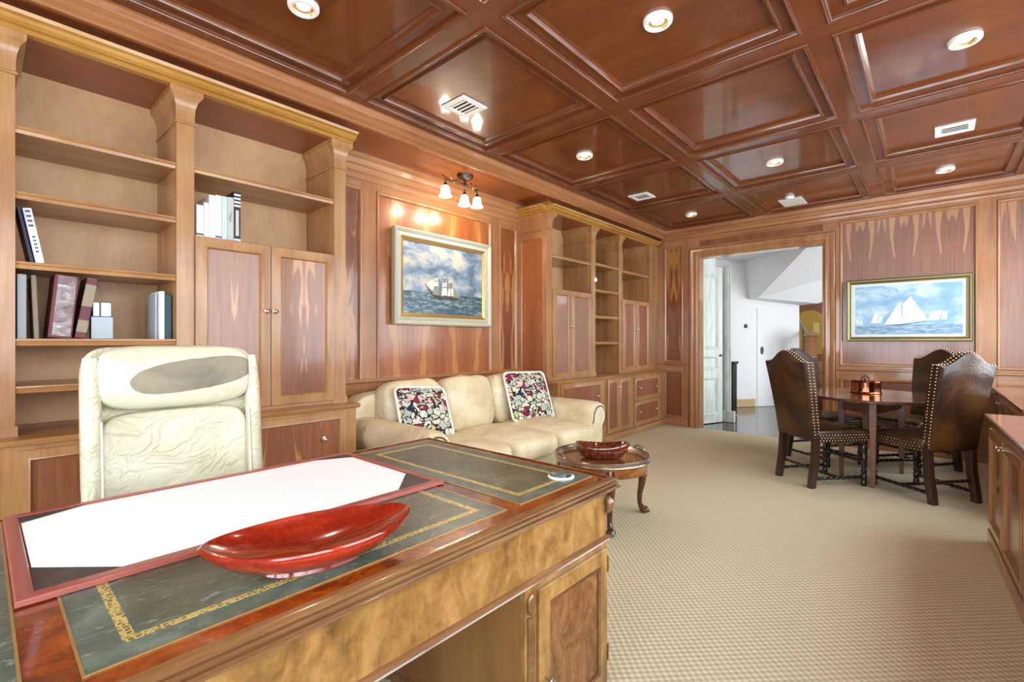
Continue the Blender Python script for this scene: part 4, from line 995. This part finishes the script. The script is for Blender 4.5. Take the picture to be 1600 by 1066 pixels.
for lb, t_, h, c, tx, tc in specs:
    bd = None
    if c == 'black': bd = [(.215+.022*k, .225+.022*k, BK['wht2']) for k in range(4)]+[(.01, .02, BK['wht2'])]
    if c in ('white', 'lav'): bd = [(.012, .022, BK['ink'])]
    mkbook(lb, -3.15 if c != 'grey' or tx else -3.22, y+t_/2, ztop, .2, t_, h, BK[c], 0, tx, BK[tc] if tc else None, 'book', 'books above the cabinet doors', bd, dashes=[(.04+.012*k, .048+.012*k, .45) for k in range(13)] if c == 'black' else None, tsz=.026 if tx == 'INCAS' else .02)
    y += t_+.0012
mkbook('white book leaning against the left post on the third bookcase shelf', -3.15, .195, 1.608, .22, .030, .255, BK['lav'], R(10), None, BK['ink'], dashes=[(.235-.022*k, .245-.022*k, .55) for k in range(4)]+[(.05+.017*k, .058+.017*k, .35) for k in range(5)])
mkbook('dark navy book leaning beside the white one on the third bookcase shelf', -3.155, .169, 1.6055, .22, .012, .262, BK['navy'], R(10))
mkbook('grey cloth book upright at the left end of the album shelf', -3.16, .135, 1.2505, .22, .03, .30, BK['slate'])
mkbook('thin tan book leaning between the grey book and the maroon album', -3.18, .185, 1.2515, .22, .018, .30, BK['tan'], R(2))
# plastic-wrapped maroon album
al = mkbook('thick maroon album wrapped in shiny clear plastic', -3.15, .262, 1.2550, .25, .085, .305, BK['maroon'], R(-5))
def mk_wrap():
    t = NT('crinkled_clear_wrap'); nn = t.noise(t.obj(), 16, 5, .6, 1.5)
    bp = t.n('ShaderNodeBump', Height=nn, Strength=.9, Distance=.02).outputs[0]
    gl = t.n('ShaderNodeBsdfGlossy', Roughness=.18, Normal=bp); tr = t.n('ShaderNodeBsdfTransparent')
    mx = t.n('ShaderNodeMixShader', _0=.22, _1=tr.outputs[0], _2=gl.outputs[0]); t.t.links.new(mx.outputs[0], t.o.inputs[0]); return t.m
M['wrap'] = mk_wrap()
m = MB(); NZ, NYY = 16, 6
for i in range(NZ+1):
    for j in range(NYY+1): m.v.append(Vector((.004+.006*noise.noise(Vector((i*.7, j*.9, 2))), -.030+.066*j/NYY, .01+.29*i/NZ)))
for i in range(NZ):
    for j in range(NYY): m.f.append((i*(NYY+1)+j, i*(NYY+1)+j+1, (i+1)*(NYY+1)+j+1, (i+1)*(NYY+1)+j))
m.build('plastic_wrap', 'wrap', al, smooth=60)
a2 = mkbook('maroon album with brown label bands leaning on the wrapped one', -3.15, .3345, 1.2545, .25, .04, .305, BK['maroon'], R(-9), bands=[(.16, .27, BK['tan']), (.03, .09, BK['tan'])])
bxk = thing('steel_box', 'small silver and black box with a narrower top on the album shelf', 'box', (-3.2, .425, 1.2505))
MB().box(-.05, .0, -.046, .046, 0, .125).build('lower_case', 'slab', bxk, bevel=.002) if False else None
M['slab'] = plain('brushed_silver', '7c8084', .35, .9)
MB().box(-.06, .0, -.044, .044, 0, .115).build('lower_case', 'slab', bxk, bevel=.002)
MB().box(-.06, -.002, -.038, .036, .115, .19).build('upper_case', 'black', bxk, bevel=.002)
MB().box(-.003, .0, -.034, -.012, .118, .186).box(-.003, 0, -.004, .034, .118, .186).build('chrome_strip', 'silver', bxk)
mkbook('slim white book upright at the post end of the album shelf', -3.16, .670, 1.2505, .22, .022, .262, BK['wht2'])
mkbook('pale grey board standing behind the slim white book', -3.19, .650, 1.2505, .18, .010, .25, BK['slate'])
mkbook('dark teal and brown book against the post on the album shelf', -3.17, .700, 1.2505, .21, .032, .245, BK['teal'])

# ------------------------------------------------------------------ hall beyond the doorway
wh = struct(MB().box(-2.75, -2.66, 6.96, 8.0, 0, 2.75).box(-6, -2.75, 7.9, 8.0, 0, 2.75).build('wall_hall_left', 'white_wall'))
# white panelled door standing open against the left side of the hall
HD = Vector((-2.60, 7.02, 0)); ang = math.atan2(.44, .17)-math.pi/2
dr = struct(bpy.data.objects.new('door_1', None)); COL.objects.link(dr); dr.location = HD; dr.rotation_euler = (0, 0, ang)
Bd = (Y_, Z_, X_)
LW = .56
m = MB().box(-.04, -.004, 0, LW, .008, 2.36)
m.build('door_leaf', 'antique', dr, bevel=.002)
for z0, z1 in ((.12, .70), (.80, 1.02), (1.12, 2.24)):
    MB().frame((-.004, .06, z0), *Bd, LW-.16, z1-z0, [(0, 0), (.004, .014), (.02, .018), (.035, .008), (.045, .002), (.05, .004)]).build('panel_moulding', 'antique', dr, smooth=30)
MB().lathe([(.022, 0), (.022, .005), (.008, .008), (.008, .03)], (-.004, LW-.05, 1.02), 14, M4=Matrix.Rotation(R(90), 4, 'Y')).tube([(.028, LW-.05, 1.02), (.03, LW-.10, 1.02)], .008).build('door_handle', 'iron', dr, smooth=50)
t4 = struct(bpy.data.objects.new('trim_4', None)); COL.objects.link(t4)
MB().box(-2.66, -2.33, 7.66, 7.70, 0, 2.40).box(-2.42, -2.31, 7.63, 7.66, .0, 2.36).box(-2.39, -2.34, 7.61, 7.63, 0, 2.36).box(-2.43, -2.25, 7.59, 7.66, 0, .17).build('hall_casing', 'antique', t4, bevel=.006)
wall_open('wall_hall_right', .6, .7, 6.95, 13.5, [(7.6, 9.9, .3, 2.4)], 'y', 'white_wall')  # unseen wall added to hold back sky light, one opening left in it
struct(box('wall_hall_end', 'white_wall', -4.6, -4.5, 8.0, 13.5, 0, 2.75, bevel=0))  # unseen wall added to close this side of the hall to the sky
portal('window_hall_offscreen', (.72, 8.75, 1.35), (0, R(90), 0), 2.1, 2.3)  # sky portal at an assumed opening, added to light the hall
struct(box('ceiling_hall', 'white_wall', -6, 4, 6.95, 13.5, 2.75, 2.85, bevel=0))
# angled plaster wall with a flush door under the stair
A = Vector((-2.768, 9.415, 0)); Bp = Vector((-2.13, 10.275, 0)); dv = (Bp-A).normalized(); nv = Vector((dv.y, -dv.x, 0))
W0 = A-dv*.9; HB_ = (dv, Z_, nv)
hw = struct(quadbox(W0, HB_, 2.30, 2.75, .1, -.1).build('wall_hall', 'white_wall'))
base_l = struct(quadbox(W0, HB_, 1.32, .15, .02).build('baseboard_hall', 'base_tan', bevel=.006))
d2 = struct(quadbox(W0+dv*1.36+Z_*.01, HB_, .66, 1.86, .012).build('door_2', 'white_wall', bevel=.003))
c = W0+dv*1.46+Z_*1.06+nv*.012
q = nv.to_track_quat('Z', 'Y').to_matrix().to_4x4()
MB().lathe([(.035, 0), (.035, .004), (.024, .006), (.02, .002), (0, .002)], c, 20, sx=1, sy=2.2, M4=q @ Matrix.Rotation(R(0), 4, 'Z')).build('pull', 'iron', d2, smooth=40)
ic = thing('door_bell', 'round brass intercom button on the white hall wall', 'button', W0+dv*1.12+Z_*1.52+nv*.001)
MB().lathe([(.04, 0), (.04, .006), (.028, .012), (.018, .008), (0, .009)], (0,0,0), 20, M4=q).build('plate', 'iron', ic, smooth=40)
# stair underside boxing: sloping soffit in plaster
m = MB(); Q = W0+nv*.001
p = lambda s, z, o: Q+dv*s+Z_*z+nv*o
lo = [p(1.2, 2.05, .0), p(2.43, 1.95, .0), p(2.43, 1.95, .35), p(1.2, 2.05, .35)]
lo = [p(1.22, 2.03, .0), p(2.40, 1.93, .0), p(2.40, 1.93, .30), p(1.22, 2.03, .30)]
m.add([p(1.18, 2.03, 0), p(1.18, 2.03, .25), p(1.08, 2.75, 1.5), p(1.08, 2.75, 0), p(2.30, 1.93, 0), p(2.30, 1.93, .45), p(3.3, 2.75, 1.5), p(3.3, 2.75, 0)],
      [(0, 1, 2, 3), (4, 7, 6, 5), (0, 4, 5, 1), (1, 5, 6, 2), (2, 6, 7, 3), (0, 3, 7, 4)])
struct(m.build('wall_stair_soffit', 'peach_wall'))
# panelled far wall, newel post and balusters
FY = 12.4
fw_ = struct(box('wall_hall_far', 'low_panel', -4, 3, FY, FY+.1, 0, 2.45, bevel=0))
box('frieze_moulding', 'leg_wood', -4, 3, FY-.06, FY, 2.1, 2.2, fw_, bevel=.02)
for x in (-2.5, -1.62): box('pilaster', 'frame_b', x-.06, x+.06, FY-.04, FY, 0, 2.1, fw_)
ar = MB(); pts = [(-2.42, .95)]+[(-2.07+.35*math.cos(R(180-a)), 1.55+.38*math.sin(R(180-a))) for a in range(0, 181, 12)]+[(-1.72, .95)]
ar.prism(pts[::-1], lambda a, b, c_: Vector((a, FY-.01-c_, b)), .012).build('arched_niche', plain('gilt_niche', 'c79a3e', .5), fw_)
box('lantern_pane', plain('niche_lantern', 'e2d27a', .4), -2.0, -1.88, FY-.05, FY-.022, 1.36, 1.64, fw_, bevel=.004)
for z in (.25, .55): box('dado_panel', 'frame_b', -2.4, -1.7, FY-.02, FY, z, z+.24, fw_)
NP = Vector((-1.63, 9.92, 0))
nw = thing('newel_post', 'panelled wooden stair newel post in the hall beyond the doorway', 'post', NP)
m = MB()
for z, w in ((0, .10), (.14, .10), (.16, .085), (.45, .085), (.47, .07), (.52, .055), (1.16, .085), (1.18, .09), (1.20, .075), (1.31, .085), (1.33, .11), (1.36, .11), (1.38, .08), (1.42, .02)): m.v += [Vector((sx*w, sy*w, z)) for sx, sy in ((-1,-1), (1,-1), (1,1), (-1,1))]
k_ = len(m.v)//4
m.f = [(4*i+c_, 4*i+(c_+1) % 4, 4*i+4+(c_+1) % 4, 4*i+4+c_) for i in range(k_-1) for c_ in range(4)]+[(3,2,1,0), (4*k_-4, 4*k_-3, 4*k_-2, 4*k_-1)]
m.build('post', 'frame_b', nw)
sr = thing('stair_rail', 'dark stair handrail with slim iron balusters behind the newel post', 'railing', NP+Vector((-.1, .42, 0)))
MB().tube([(.08, -.30, 1.24), (-.1, .2, 1.42), (-.4, .9, 1.78)], .03, 10).build('handrail', 'leg_wood', sr, smooth=50)
for k in range(5):
    x, y_ = .03-.05*k, -.16+.13*k
    MB().lathe([(.014, 0), (.01, .1), (.02, .35), (.01, .45), (.022, .7), (.01, .8), (.012, 1.27+.05*k)], (x, y_, 0), 10).build('baluster', 'black', sr, smooth=50)
box('stair_string', 'leg_wood', -.5, .02, -.15, .7, 0, .12, sr)
bcx = thing('narrow_cabinet', 'narrow black cabinet edge behind the white door casing in the hall', 'cabinet', (-2.51, 8.35, 0))
MB().box(-.2, .05, -.10, .10, .02, .86).build('body', 'black', bcx, bevel=.004)
MB().box(-.22, .07, -.12, .12, .86, .90).build('top', 'black', bcx, bevel=.006)
for a_ in (-.08, .08): MB().box(-.02, .02, a_-.015, a_+.015, 0, .03).build('foot', 'black', bcx)
hv = thing('ceiling_vent', 'grey vent grille in the white hall ceiling', 'vent', (-1.62, 8.3, 2.749), 0, 'ceiling air vents')
MB().box(-.15, .15, -.08, .08, -.008, 0).build('grille', plain('vent_grey', '8f8d84', .5), hv, bevel=.002)
